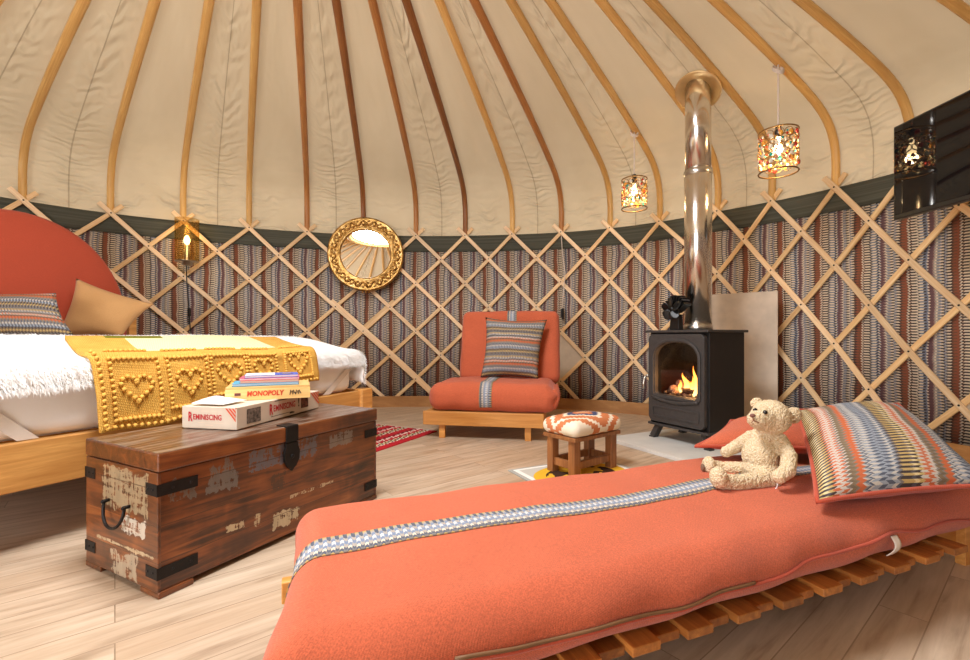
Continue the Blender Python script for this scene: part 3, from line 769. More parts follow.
book('booklet','pink booklet third from the bottom of the booklet stack',.145,.08,.021,.205,.12,.007,.0,PINK,WHITE)
book('booklet','white and blue booklet on top of the booklet stack',.150,.085,.0285,.185,.115,.010,.03,BLUE,WHITE,((-.04,0,.10,.11,WHITE),(.052,.01,.03,.012,card('yellow_print',(222,190,90))),(.052,-.02,.045,.015,INK)))

# ------------------------------------------------------------------ futon in front
FA=math.radians(21.5)
def FW(u,v,z=0): p=rot((u,v),FA); return Vector((p.x,p.y,z))
FO=FW(.95,1.02); fl=lambda u,v,z: Vector((u-.95,v-1.02,z))
fr=thing('slatted_futon_bed','low slatted wooden frame under the terracotta futon mattress nearest the viewer','bed frame',FO,FA)
for v in (.80,1.20):
    mb=MB(); mb.box(fl(.93,v,.090),(1.96,.03,.052)); mb.build('rail',M['slat'] if 0 else M['pine'],fr,bevel=.003)
for u in (.10,1.90):
    for v in (.775,1.225):
        mb=MB(); mb.box(fl(u,v,.066),(.06,.026,.132)); mb.build('leg',M['pine'],fr,bevel=.002)
for i in range(15):
    for q in (0,1):
        u=.06+i*.130+q*.066
        if u>1.62: continue
        e=.668 if q==0 else .690
        mb=MB(); mb.box(fl(u,(e+1.27)/2,.131 if q==0 else .122),(.0645,1.27-e,.018)); mb.build('slat',M['slat'],fr,bevel=.002)
# mattress
fm=thing('futon_mattress','long terracotta futon mattress with a woven ribbon, nearest the viewer','mattress',FW(.98,.968,.142),FA)
fh=(1.0,.290,.064)
def fdisp(o,n):
    o=Vector(o); x,y,z=o
    up=max(0,n.z); sd=1-abs(n.z)
    b=.010*noise.noise(Vector((x*2.2,y*3,0)))+.005*noise.noise(Vector((x*7,y*5,3)))
    o.z+=up*(b+.010*(1-(y/.3)**2))
    fold=.010*noise.noise(Vector((x*9+2,z*6,5)))
    if y<0: o.y+= -sd*abs(n.y)*(.010+fold)
    o.x+= n.x*sd*.01*noise.noise(Vector((y*9,z*5,1)))
    if y<0: o.y+=.022*(x+.2)*(-y/.290)
    if y<0 and x<0: o.x-=.05*(-y/.290)*(-x/1.0)**3
    if n.y<-.2 : o.z+=.004*math.sin(x*23)*abs(n.y)
    return o
mb=MB(); softbox(mb,fh,.056,150,50,14,fdisp,(0,0,.064)); mb.build('cover',M['orange'],fm,True,merge=True)
def rib(path,w,half,r,disp,c,lift,axis,parent,name,n=90):
    mb=MB(); L=[0]
    for i in range(1,len(path)): L.append(L[-1]+(Vector(path[i])-Vector(path[i-1])).length)
    def fn(a,b):
        i=min(int(a*(len(path)-1)+.5),len(path)-1); p=Vector(path[i]); p[axis]+=(b-.5)*w
        o,nn=softmap(p,half,r,disp); return o+nn*lift+Vector(c)
    mb.grid(fn,len(path)-1,6,lambda a,b:(L[min(int(a*(len(path)-1)+.5),len(path)-1)],b*.075))
    return mb.build(name,M['ribbon'],parent,True,solid=.0025)
yv=.0
path=[(-fh[0],yv,-.045+.09*i/10) for i in range(11)]+[(-fh[0]+.0+1.99*i/150,yv,fh[2]) for i in range(1,151)]
rib(path,.072,fh,.056,fdisp,(0,0,.064),.003,1,fm,'woven_ribbon')
# piping seam and zip on the near side
mb=MB(); pts=[]
for i in range(120):
    x=-.97+1.94*i/119; p,nn=softmap((x,-fh[1],-.004+.012*math.sin(x*5)),fh,.056,fdisp); pts.append(p+nn*.0015+Vector((0,0,.064)))
mb.tube(pts,.0042,6); mb.build('piping',M['orangeplain'],fm,True)
mb=MB(); pts=[]
for i in range(40):
    x=-.75+.62*i/39; p,nn=softmap((x,-fh[1],.002+.012*math.sin(x*5)),fh,.056,fdisp); pts.append(p+nn*.003+Vector((0,0,.064)))
mb.tube(pts,.0032,6); mb.build('zip',plain('zip_tape',(120,84,52),.6),fm,True)
mb=MB(); x=.365; p,nn=softmap((x,-fh[1],-.01),fh,.056,fdisp); p=p+Vector((0,-.006,.066))
mb.grid(lambda a,b:p+Vector((-.012+.024*a-.02*b*b,-.012*math.sin(b*3),.010-.045*b)),4,10); mb.build('strap_loop',M['elastic'],fm,True,solid=.002)
mb=MB()
mb.grid(lambda a,b:Vector((-.99+.05*a,.262+.06*b,.09-.04*b-.03*a*(1-a))),8,8); mb.build('corner_fold',M['orange'],fm,True,solid=.012)

# cushions at its far end
ZT=.142+.132+.008
def wpillow(name,label,P,th_,mats,uvw,partnames=None,pipe=None,**k):
    P=[Vector(p) for p in P]; o=sum(P,Vector())/4; o.z=min(p.z for p in P)
    t=thing(name,label,'cushion',o)
    mb,e=pillow([p-o for p in P],th_,uvw,**k)
    mb.build('cover',mats,t,True,merge=True)
    if pipe:
        q=MB(); q.tube(e,.006,6,closed=True); q.build('piping',pipe,t,True)
    return t
wpillow('cushion','plain terracotta cushion on the futon behind the teddy bear',[(.715,1.560,.325),(.985,1.84,.360),(1.42,1.80,.385),(1.16,1.46,.335)],.10,[M['orange']]*2,(1,1),pipe=M['orangeplain'])
wpillow('cushion','large zigzag striped cushion with orange back propped on the near futon',[(.800,1.105,.300),(1.065,1.575,.445),(1.520,1.690,.450),(1.290,1.165,.320)],.15,[M['cush_big'],M['orangeplain']],(.52,.52),pipe=M['orangeplain'],pinch=.03)

# ------------------------------------------------------------------ teddy bear
n=NT('cream_plush',.95,0,.1); co=n.coord('Object')
vo=n.n('ShaderNodeTexVoronoi'); n.put(vo.inputs['Vector'],co); vo.inputs['Scale'].default_value=230
f=n.noise(co,160,3)
n.color(n.ramp(n.m_('ADD',n.m_('MULTIPLY',vo.outputs['Distance'],.6),n.m_('MULTIPLY',f,.5)),[(.2,lin((244,229,200))),(.75,lin((208,181,139)))]))
n.bump(n.m_('ADD',n.m_('MULTIPLY',vo.outputs['Distance'],-1.0),f),.7,.006); M['plush']=n.m
def PX(x,y,Y): return Vector(((x-485)/459*Y,Y,.7-(y-336)/459*Y))
BEO=Vector((.76,1.33,ZT-.004))
bear=thing('teddy_bear','cream plush teddy bear sitting on the futon against the striped cushion','teddy bear',BEO)
mb=MB()
def cap(p0,p1,r0,r1,k=7):
    p0=Vector(p0);p1=Vector(p1)
    for i in range(k+1):
        t=i/k; mb.ball(p0.lerp(p1,t)-BEO,r0+(r1-r0)*t,14,10)
def el(c,r): mb.ball(Vector(c)-BEO,r,18,14)
Yb=1.33
hd=PX(771,417,1.34); el(hd,(.054,.052,.050))
mz=PX(757,419.5,1.305); cap(hd.lerp(mz,.5),mz,.036,.026)
nosep=PX(752.6,415.5,1.283)
cap(PX(793,416,1.37),PX(794,414,1.37),.022,.021,2); el(PX(757,403.5,1.39),(.019,.014,.018))
el(PX(760,456,1.352),(.047,.052,.056)); el(PX(762,470,1.345),(.052,.056,.040)); cap(PX(764,440,1.362),PX(769,430,1.355),.040,.032,3)
# near arm
cap(PX(780,440,1.335),PX(789,456,1.285),.021,.021,5); cap(PX(789,456,1.285),PX(788,470,1.245),.021,.020,5); cap(PX(788,470,1.245),PX(779,477,1.235),.020,.018,3)
# near leg
cap(PX(772,479,1.300),PX(738,483,1.262),.026,.022); cap(PX(738,483,1.262),PX(722,481,1.255),.022,.022,4); el(PX(718.5,477.5,1.25),(.022,.026,.030))
# far leg
cap(PX(750,470,1.39),PX(722,468,1.42),.025,.020); el(PX(709,465.5,1.42),(.019,.025,.029)); cap(PX(722,468,1.42),PX(712,466,1.42),.020,.020,3)
# far arm
cap(PX(752,437,1.40),PX(737,446,1.435),.021,.019); cap(PX(737,446,1.435),PX(726,452,1.43),.019,.017,4)
body=mb.build('body',M['plush'],bear,True)
rm=body.modifiers.new('r','REMESH'); rm.mode='VOXEL'; rm.voxel_size=.0028; rm.use_smooth_shade=True
sm=body.modifiers.new('s','SMOOTH'); sm.iterations=4; sm.factor=.5
tx=bpy.data.textures.new('curl','CLOUDS'); tx.noise_scale=.0075; tx.noise_depth=1
dm=body.modifiers.new('d','DISPLACE'); dm.texture=tx; dm.strength=.0048; dm.mid_level=.5
GL=NT('dark_glass_eye',.1); GL.color(lin((30,18,12))); M['eye']=GL.m
def surf(c,px,Y,k): return PX(px[0],px[1],Y)
for px,Y in (((765.2,412.3),1.2905),((755.2,410.2),1.309)):
    mb=MB(); mb.ball(PX(px[0],px[1],Y)-BEO,.0062,10,8); mb.build('eye',M['eye'],bear,True)
mb=MB(); mb.ball(nosep-BEO,(.0075,.007,.0055),12,8); mb.build('nose',plain('brown_stitch',(120,76,64),.7),bear,True)
mb=MB(); mb.tube([nosep-BEO+Vector((0,0,-.004)),PX(753.5,420.5,1.281)-BEO],.0015,6); mb.tube([PX(751.5,422.5,1.284)-BEO,PX(753.5,420.5,1.281)-BEO,PX(758.5,422.8,1.278)-BEO],.0015,6); mb.build('mouth_stitch',plain('brown_thread',(150,110,84),.8),bear,True)
mb=MB(); mb.ball(PX(702.6,467.5,1.415)-BEO,(.004,.011,.012),10,8); mb.build('paw_pad',plain('brown_pad',(120,92,72),.8),bear,True)
mb=MB(); tgp=PX(777,484,1.262)-BEO
mb.grid(lambda a,b:tgp+Vector((.012*b-.03*b*b,-.008*b,-.03*b+.012*a)),3,8); mb.build('care_tag',M['paper'],bear,True,solid=.0008)

# ------------------------------------------------------------------ folded futon chair by the wall
HA=math.radians(-10); HO=Vector((-.02,3.08,0))
hc=thing('futon_chair','folded terracotta futon on a pine frame against the striped wall','futon chair',HO,HA)
mb=MB(); mb.box((0,.012,.139),(.825,.026,.094)); mb.build('front_rail',M['pine'],hc,bevel=.004)
for x in (-.395,.395): mb=MB(); mb.box((x,.31,.139),(.026,.56,.08)); mb.build('side_rail',M['pine'],hc,bevel=.003)
for x in (-.285,.305):
    for y in (.04,.55):
        mb=MB(); mb.box((x,y,.048),(.042,.03,.097)); mb.build('leg',M['pine'],hc,bevel=.003)
for i in range(7): mb=MB(); mb.box((0,.06+.08*i,.178),(.79,.06,.016)); mb.build('slat',M['pine'],hc)
for x in (-.22,.415):
    mb=MB(); mb.bar((x,.60,.12),(x,.80,.62),.045,.024,(1,0,0)); mb.build('back_post',M['pine'],hc,bevel=.003)
for z in (.3,.45,.58): mb=MB(); mb.bar((-.22,.60+(z-.12)*.4+.02,z),(.415,.60+(z-.12)*.4+.02,z),.02,.06); mb.build('back_slat',M['pine'],hc)
sh=(.44,.27,.095)
def sdisp(o,n):
    o=Vector(o); o.z+=max(0,n.z)*(.012*(1-(o.x/.44)**2)+.006*noise.noise(o*6)); o+=n*.006*noise.noise(o*8+Vector((4,0,0)))
    if n.x>.3: o.x+=.012*math.sin(o.z*60)*n.x
    return o
mb=MB(); softbox(mb,sh,.085,60,40,24,sdisp,(.055,.25,.281)); mb.build('seat_cushion',M['orange'],hc,True,merge=True)
bh=(.39,.075,.285); BM=Matrix.Translation((.115,.60,.615))@Matrix.Rotation(math.radians(-12),4,'X')
def bdisp(o,n): o=Vector(o); return o+n*.008*noise.noise(o*6)
mb=MB(); softbox(mb,bh,.055,50,14,40,bdisp,Mx=BM); mb.build('back_cushion',M['orange'],hc,True,merge=True)
pth=[(-.03,-sh[1],-.07+.14*i/14) for i in range(15)]+[(-.03,-sh[1]+.5*i/40,sh[2]) for i in range(1,41)]
def ribx(path,w,half,r,disp,parent,Mx,lift=.003):
    mb=MB(); L=[0]
    for i in range(1,len(path)): L.append(L[-1]+(Vector(path[i])-Vector(path[i-1])).length)
    N_=len(path)-1
    def fn(a,b):
        i=int(round(a*N_)); p=Vector(path[i]); p.x+=(b-.5)*w; o,nn=softmap(p,half,r,disp); return Mx@(o+nn*lift)
    mb.grid(fn,N_,6,lambda a,b:(L[int(round(a*N_))],b*.075)); return mb.build('woven_ribbon',M['ribbon'],parent,True,solid=.0025)
ribx(pth,.085,sh,.085,sdisp,hc,Matrix.Translation((.055,.25,.281)))
pth=[(0.02,-bh[1],-.2+.48*i/30) for i in range(31)]+[(.02,-bh[1]+.15*i/10,bh[2]) for i in range(1,11)]
ribx(pth,.075,bh,.055,bdisp,hc,BM)
mb=MB()
for i in range(4): mb.tube([(.47+.012*math.sin(i*2.1),.05+.1*i,.22),(.495,.06+.1*i,.28),(.475,.05+.1*i,.345)],.022,8)
mb.build('folded_end',M['orange'],hc,True)
def hw_(x,y,z): p=rot((x,y),HA); return Vector((HO.x+p.x,HO.y+p.y,z))
wpillow('cushion','small grey and orange striped cushion sitting on the folded futon chair',[hw_(-.075,.34,.39),hw_(-.055,.45,.845),hw_(.415,.47,.825),hw_(.355,.36,.38)],.15,[M['cush_mid']]*2,(.45,.45),pinch=.05)

# ------------------------------------------------------------------ stool and mats
n=NT('kilim_cloth',.9,0,.15); U=n.sep(n.coord('UV')); st=.0165
sx=n.m_('MULTIPLY',n.m_('FLOOR',n.m_('DIVIDE',n.m_('SUBTRACT',U[0],.20),st)),st); sy=n.m_('MULTIPLY',n.m_('FLOOR',n.m_('DIVIDE',n.m_('SUBTRACT',U[1],.125),st*.6)),st*.6)
d=n.m_('ADD',n.m_('ABSOLUTE',n.m_('ADD',sx,st/2)),n.m_('MULTIPLY',n.m_('ABSOLUTE',n.m_('ADD',sy,st*.3)),1.25))
ORK,CRK,NV=(206,124,78),(242,228,204),(60,76,112)
c=n.ramp(n.m_('DIVIDE',d,.32),[(0,lin((226,160,112))),(.16,lin(ORK)),(.24,lin(NV)),(.38,lin(CRK)),(.47,lin(ORK)),(.68,lin(CRK)),(.77,lin(ORK)),(.93,lin(CRK))],'CONSTANT')
f=n.noise(n.coord('UV'),240,2); n.color(n.mix(n.m_('MULTIPLY',f,.2),c,lin((150,110,90)))); n.bump(f,.4,.002); M['kilim']=n.m
SA=math.atan2(.21,.275); SO=Vector((.435,2.22,0)); sl,sw=.346,.206
stl=thing('footstool','small wooden footstool with a stepped orange, cream and navy cushion top','stool',SO,SA)
for x in (.03,sl-.03):
    for y in (.03,sw-.03):
        mb=MB(); mb.box((x,y,.0885),(.046,.040,.177)); mb.build('leg',M['stoolwood'],stl,bevel=.002)
for y in (.03,sw-.03): mb=MB(); mb.box((sl/2,y,.052),(sl-.10,.022,.036)); mb.build('stretcher',M['stoolwood'],stl,bevel=.002)
for x in (.03,sl-.03): mb=MB(); mb.box((x,sw/2,.052),(.022,sw-.095,.036)); mb.build('stretcher',M['stoolwood'],stl,bevel=.002)
mb=MB(); mb.box((sl/2,sw/2,.187),(sl+.012,sw+.012,.020)); mb.build('seat_board',M['stoolwood'],stl,bevel=.003)
h_=(sl/2+.014,sw/2+.018,.038)
def kd(o,n): o=Vector(o); o.z+=max(0,n.z)*.018*(1-(o.x/.19)**2)*(1-(o.y/.13)**2); return o
mb=MB(); softbox(mb,h_,.036,40,26,10,kd,(sl/2,sw/2,.234))
def suv(p):
    e=max(0,.262-p[2])*.9; dx,dy=p[0]-sl/2,p[1]-sw/2; ex=max(0,abs(dx)-.145)/.04; ey=max(0,abs(dy)-.08)/.04
    return (p[0]+math.copysign(min(1,ex)*e,dx),p[1]+math.copysign(min(1,ey)*e,dy))
for k,u in list(mb.uv.items()): mb.uv[k]=[suv(mb.v[j]) for j in mb.f[k]]
mb.build('cushion_top',M['kilim'],stl,True,merge=True)

n=NT('yellow_mat',.9,0,.15); x,y,z=n.sep(n.coord('Object'))
d=n.m_('MAXIMUM',n.m_('ABSOLUTE',n.m_('DIVIDE',x,.30)),n.m_('ABSOLUTE',n.m_('DIVIDE',y,.22)))
dd=n.m_('ADD',n.m_('POWER',n.m_('ABSOLUTE',n.m_('DIVIDE',x,.26)),2.0),n.m_('POWER',n.m_('ABSOLUTE',n.m_('DIVIDE',y,.175)),2.0))
c=n.ramp(d,[(0,lin((196,192,182))),(.84,lin((236,232,224))),(.93,lin((170,168,160)))],'CONSTANT')
c=n.mix(n.m_('LESS_THAN',dd,1.0),c,lin((226,176,50)))
spot=n.noise(n.coord('Object'),9,2); c=n.mix(n.m_('MULTIPLY',n.m_('LESS_THAN',dd,.55),n.m_('GREATER_THAN',spot,.52)),c,lin((66,44,32)))
n.color(c); n.bump(n.noise(n.coord('Object'),200,2),.3,.002)
mb=MB(); mb.box((0,0,.003),(.60,.44,.006)); o=mb.build('floor_mat',n.m,None,bevel=.002)
tag(o,'small yellow and grey mat on the floor under the footstool','mat',loc=(.485,2.315,0),rz=math.radians(26))
# legs of the stool stand on the mat
stl.location.z=.006

n=NT('red_kilim',.9,0,.15); U=n.sep(n.coord('UV'))
z=n.m_('FRACT',n.m_('DIVIDE',U[1],.20)); RD,DR=(178,34,44),(120,22,34)
zz=n.tri(U[0],.05); z2=n.m_('FRACT',n.m_('ADD',z,n.m_('MULTIPLY',n.m_('SUBTRACT',zz,.5),.10)))
A=n.ramp(z2,[(0,lin(RD)),(.30,lin((230,220,200))),(.36,lin((40,34,40))),(.44,lin((214,170,90))),(.52,lin((60,70,60))),(.58,lin(RD)),(.72,lin((236,220,206))),(.80,lin((190,70,80))),(.88,lin(DR))],'CONSTANT')
B=n.ramp(z2,[(0,lin(RD)),(.30,lin(DR)),(.36,lin((228,214,190))),(.44,lin((40,34,40))),(.52,lin((228,214,190))),(.58,lin(RD)),(.72,lin(RD)),(.80,lin((236,220,206))),(.88,lin(DR))],'CONSTANT')
c=n.mix(n.m_('GREATER_THAN',n.tri(U[0],.032),.5),A,B); c=n.mix(n.m_('LESS_THAN',U[1],.06),c,lin(RD)); n.color(c); n.bump(n.noise(n.coord('UV'),200,2),.3,.002)
ra=math.atan2(-.89,-.46)
rg=thing('kilim_rug','red patterned kilim rug on the floor behind the wooden trunk','rug',(-.35,3.36,0),ra)
mb=MB(); mb.grid(lambda a,b:Vector((1.25*a,-.72*b,.005)),20,12,lambda a,b:(1.25*a,.72*b)); mb.build('weave',n.m,rg,solid=.005)
mb=MB(); rng=random.Random(2)
for i in range(64):
    y=-.72*i/63; mb.bar((0,y,.003),(-.025,y+rng.uniform(-.006,.006),.002),.003,.003)
mb.build('fringe',M['elastic'],rg,kind='stuff')

# ------------------------------------------------------------------ stove
TA=math.atan2(-.89,.46); TO=Vector((1.114,3.10,.022)); sw_,sd_=.446,.332
stv=thing('wood_stove','black cast iron stove with a lit fire behind an arched glass door','stove',TO,TA)
zb,zt=.105,.700
mb=MB()
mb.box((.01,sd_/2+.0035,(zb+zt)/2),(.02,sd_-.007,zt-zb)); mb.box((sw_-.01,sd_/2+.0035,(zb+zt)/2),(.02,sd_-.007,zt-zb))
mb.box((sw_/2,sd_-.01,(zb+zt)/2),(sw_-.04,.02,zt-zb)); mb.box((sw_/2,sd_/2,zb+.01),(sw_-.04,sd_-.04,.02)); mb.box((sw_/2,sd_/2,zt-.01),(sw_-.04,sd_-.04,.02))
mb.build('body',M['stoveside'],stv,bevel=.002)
mb=MB(); mb.box((sw_/2,sd_/2-.005,zt+.008),(sw_+.03,sd_+.05,.016)); mb.build('top_plate',M['castiron'],stv,bevel=.003)
mb=MB(); mb.box((sw_/2,sd_/2-.005,zb-.008),(sw_+.012,sd_+.02,.016)); mb.build('base_plate',M['castiron'],stv,bevel=.003)
for x,sx in ((.05,-1),(sw_-.05,1)):
    for y,sy in ((.04,-1),(sd_-.05,1)):
        mb=MB(); mb.bar((x,y,zb-.014),(x+sx*.035,y+sy*.02,.006),.034,.05,(0,1,0)); mb.box((x+sx*.037,y+sy*.021,.005),(.045,.04,.010)); mb.build('leg',M['castiron'],stv,bevel=.003)
# door: rounded frame round an arched opening
def rrect(x0,x1,z0,z1,r,n=8):
    o=[]
    for cx,cz,a0 in ((x1-r,z1-r,0),(x0+r,z1-r,PI/2),(x0+r,z0+r,PI),(x1-r,z0+r,3*PI/2)):
        for i in range(n): a=a0+PI/2*i/(n-1); o.append((cx+r*math.cos(a),cz+r*math.sin(a)))
    return o
def archpts(x0,x1,z0,z1,rt,rb,n=8):
    o=[]
    for cx,cz,a0,r,rz_ in ((x1-rt,z1-rt*.8,0,rt,rt*.8),(x0+rt,z1-rt*.8,PI/2,rt,rt*.8),(x0+rb,z0+rb,PI,rb,rb),(x1-rb,z0+rb,3*PI/2,rb,rb)):
        for i in range(n): a=a0+PI/2*i/(n-1); o.append((cx+r*math.cos(a),cz+rz_*math.sin(a)))
    return o
def frame(mb,outer,inner,y0,y1):
    n=len(outer); vs=[];
    for y in (y0,y1):
        for P in (outer,inner): vs+=[(x,y,z) for x,z in P]
    fs=[]
    for i in range(n):
        j=(i+1)%n
        fs+=[(i,j,n+j,n+i),(2*n+i,3*n+i,3*n+j,2*n+j),(i,2*n+i,2*n+j,j),(n+i,n+j,3*n+j,3*n+i)]
    mb.add(vs,fs)
door=MB(); dx0,dx1,dz0,dz1=.012,sw_-.012,.118,.690
frame(door,rrect(dx0,dx1,dz0,dz1,.035),archpts(.066,sw_-.056,.300,.636,.13,.02),-.026,.006)
dr=door.build('door',M['castiron'],stv,bevel=.004)
mb=MB(); frame(mb,archpts(.042,sw_-.032,.274,.660,.15,.03),archpts(.062,sw_-.052,.295,.640,.132,.02),-.038,-.024); mb.build('window_surround',M['castiron'],dr,bevel=.006)
mb=MB()
pts=[(.05+ (sw_-.10)*i/20,-.030,.292-.022*math.sin(PI*i/20)-.012) for i in range(21)]; mb.tube(pts,.012,8); mb.build('sill_ridge',M['castiron'],dr,True)
mb=MB(); frame(mb,rrect(.045,sw_-.045,.150,.222,.012),rrect(.057,sw_-.057,.162,.210,.008),-.032,-.024); mb.build('lower_panel_rim',M['castiron'],dr,bevel=.003)
g=NT('stove_glass',.05); 
mixn=g.n('ShaderNodeMixShader'); tr_=g.n('ShaderNodeBsdfTransparent'); gl_=g.n('ShaderNodeBsdfGlossy'); gl_.inputs['Roughness'].default_value=.06; gl_.inputs['Color'].default_value=(.9,.9,.9,1); tr_.inputs['Color'].default_value=(.82,.8,.78,1)
mixn.inputs[0].default_value=.06; g.t.links.new(tr_.outputs[0],mixn.inputs[1]); g.t.links.new(gl_.outputs[0],mixn.inputs[2]); g.t.links.new(mixn.outputs[0],g.t.nodes['Material Output'].inputs[0]); M['glass']=g.m
mb=MB(); P=archpts(.064,sw_-.054,.298,.638,.13,.02); mb.prism(P,.000,.004); mb.build('window_glass',M['glass'],dr)
mb=MB(); mb.tube([(.004,-.022,.410),(.002,-.040,.410),(.0,-.052,.395),(-.002,-.056,.36),(-.002,-.054,.325)],[.009,.008,.008,.009,.011],8); mb.ball((.004,-.026,.410),.013,8,6); mb.build('handle',M['brushed'],dr,True)
# fire
ls=random.Random(11)
def rock(mbx,c,r,rnd):
    R=Matrix.Rotation(rnd.uniform(0,6),3,'Z')@Matrix.Rotation(rnd.uniform(0,6),3,'X')
    n0=len(mbx.v); mbx.ball((0,0,0),r,9,7,R)
    for i in range(n0,len(mbx.v)):
        p=Vector(mbx.v[i]); p*=1+.35*noise.noise(p*40+Vector((c[0]*50,0,0))); mbx.v[i]=tuple(p+Vector(c))
EM=plain('ash_grey_ember',(128,112,100),.9,0,.1,.35,.6,80); PK=plain('pale_coal',(196,150,130),.9,0,.1,.25,.5,60); LOGM=plain('charred_log',(70,58,52),.9,0,.1,.5,.7,60)
mb=MB(); mb.box((sw_/2,.15,.262),(sw_-.05,.24,.03)); mb.build('fire_grate',M['castiron'],stv)
mb=MB()
for i in range(70): rock(mb,(ls.uniform(.06,sw_-.06),ls.uniform(.03,.2),.285+ls.uniform(0,.028)),ls.uniform(.010,.019),ls)
mb.build('embers',EM,stv,True,kind='stuff')
for (x,y,z,r) in ((.10,.11,.325,.030),(.145,.08,.318,.026),(.185,.12,.335,.032),(.12,.16,.355,.032),(.235,.06,.312,.020)):
    mb=MB(); rock(mb,(x,y,z),(r*1.2,r,r*.9),ls); mb.build('coal',PK,stv,True)
for p0,p1,r in (((.16,.17,.34),(.36,.10,.37),.030),((.22,.055,.325),(.38,.12,.325),.026),((.08,.19,.33),(.30,.20,.36),.03)):
    mb=MB(); p0=Vector(p0);p1=Vector(p1); mb.tube([p0.lerp(p1,t/8) for t in range(9)],[r*(.8+.3*noise.noise(Vector((t*.9,r*90,0)))) for t in range(9)],10); mb.build('log',LOGM,stv,True)
F=NT('flame',1); F.b.inputs['Emission Strength'].default_value=0
em=F.n('ShaderNodeEmission'); g3=F.sep(F.coord('Generated'))[2]
F.put(em.inputs['Color'],F.ramp(g3,[(0,(1,.62,.2,1)),(.5,(1,.42,.07,1)),(1,(1,.22,.02,1))])); em.inputs['Strength'].default_value=5.0
trn=F.n('ShaderNodeBsdfTransparent'); lw=F.n('ShaderNodeLayerWeight'); lw.inputs['Blend'].default_value=.35
mx=F.n('ShaderNodeMixShader'); F.put(mx.inputs[0],F.m_('MULTIPLY',lw.outputs['Facing'],.9)); F.t.links.new(em.outputs[0],mx.inputs[1]); F.t.links.new(trn.outputs[0],mx.inputs[2]); F.t.links.new(mx.outputs[0],F.t.nodes['Material Output'].inputs[0])
for (x,y,z,h,r,ln_) in ((.195,.085,.315,.125,.020,.02),(.175,.09,.315,.075,.015,-.01),(.300,.055,.300,.19,.016,.012),(.285,.07,.305,.12,.018,-.01),(.318,.08,.305,.14,.014,.0),(.24,.10,.32,.07,.014,.01)):
    mb=MB(); pts=[];rs=[]
    for i in range(13):
        t=i/12; pts.append((x+ln_*math.sin(t*5)+ln_*t,y+.008*math.sin(t*4),z+h*t)); rs.append(max(.0008,r*(math.sin(PI*min(1,(t*.85+.15)))**.8)*(1-t)**.35))
    mb.tube(pts,rs,10); mb.build('flame',F.m,stv,True)

light('fire_light',(.25,.06,.40),2.2,(1,.5,.16),stv,.03)
# hearth slab
o=MB(); o.box((.33,.16,.011),(.90,.89,.022)); o=o.build('hearth_slab',M['slab'],None,bevel=.002)
tag(o,'pale stone hearth slab on the floor beneath the black stove','hearth slab',loc=(1.114,3.10,0),rz=TA)
# heat shield board, leaning upright behind the stove
A_=Vector((2.055,3.275)); B_=Vector((1.70,3.61)); dirv=(A_-B_).normalized(); ang_=math.atan2(dirv.y,dirv.x)
mb=MB(); LB=(A_-B_).length+.03
mb.box((LB/2,0,.51),(LB,.014,1.02)); 
o=mb.build('heat_shield_board',M['concrete'],None,bevel=.002); tag(o,'pale upright heat shield board standing between stove and trellis wall','board',loc=(B_.x,B_.y,0),rz=ang_)

# flue
PCX=Vector((1.385,2.985,0))
fp=thing('flue_pipe','polished steel flue pipe rising from the stove through the roof','flue pipe',(PCX.x,PCX.y,.7385))
mb=MB(); mb.lathe([(.083,0),(.083,1.03),(.079,1.034)],40); mb.build('lower_pipe',M['steel'],fp,True)
mb=MB(); mb.lathe([(.0805,1.000),(.0865,1.005),(.0865,1.032),(.0805,1.037)],40); mb.build('joint_band',M['brushed'],fp,True)
mb=MB(); mb.lathe([(.085,.0),(.0885,.003),(.0885,.03),(.084,.034)],40); mb.build('base_collar',M['brushed'],fp,True)
mb=MB(); mb.lathe([(.0785,1.03),(.0785,1.72)],40); mb.build('upper_pipe',M['steel'],fp,True)
dxy=Vector((PCX.x-CX,PCX.y-CY)).normalized(); slope=math.atan2(.075,.115)
NRM=Vector((-dxy.x*math.sin(slope),-dxy.y*math.sin(slope),-math.cos(slope)))
QM=(NRM).to_track_quat('Z','Y').to_matrix().to_4x4()
mb=MB(); MT=Matrix.Translation((0,0,1.555))@QM
mb.lathe([(.070,.0),(.070,.006),(.128,.006),(.138,.010),(.142,.004),(.140,-.002)],48,MT,closed=True); mb.build('roof_flange',plain('pale_brass',(240,212,160),.4,.9,.5,.04),fp,True)

# stove fan
ff=thing('stove_fan','small black heat powered fan standing on the stove top','fan',(1.232,2.955,.7385),TA)
mb=MB(); mb.box((0,0,.05),(.075,.045,.10),taper=.8); mb.build('base',M['black'],ff,bevel=.004)
mb=MB()
for i in range(9): a=-1.2+2.4*i/8; mb.bar((.0,.012,.115),(.082*math.sin(a),.012,.135+.088*math.cos(a)),.07,.012,(math.cos(a),0,-math.sin(a)))
mb.build('cooling_fins',M['black'],ff)
mb=MB(); mb.tube([(0,-.02,.135),(0,-.05,.135)],.018,12); mb.build('motor_hub',M['black'],ff,True)
for i in range(5):
    a=2*PI*i/5+.4; mb=MB()
    def bl_(s,t,a=a):
        r=.012+.066*s; w=(t-.5)*(.065*math.sin(PI*(.15+.8*s))); x=r*math.cos(a)-w*math.sin(a); z=r*math.sin(a)+w*math.cos(a)
        return Vector((x,-.050+w*.6,.135+z))
    mb.grid(bl_,8,4); mb.build('blade',M['black'],ff,True,solid=.0015)

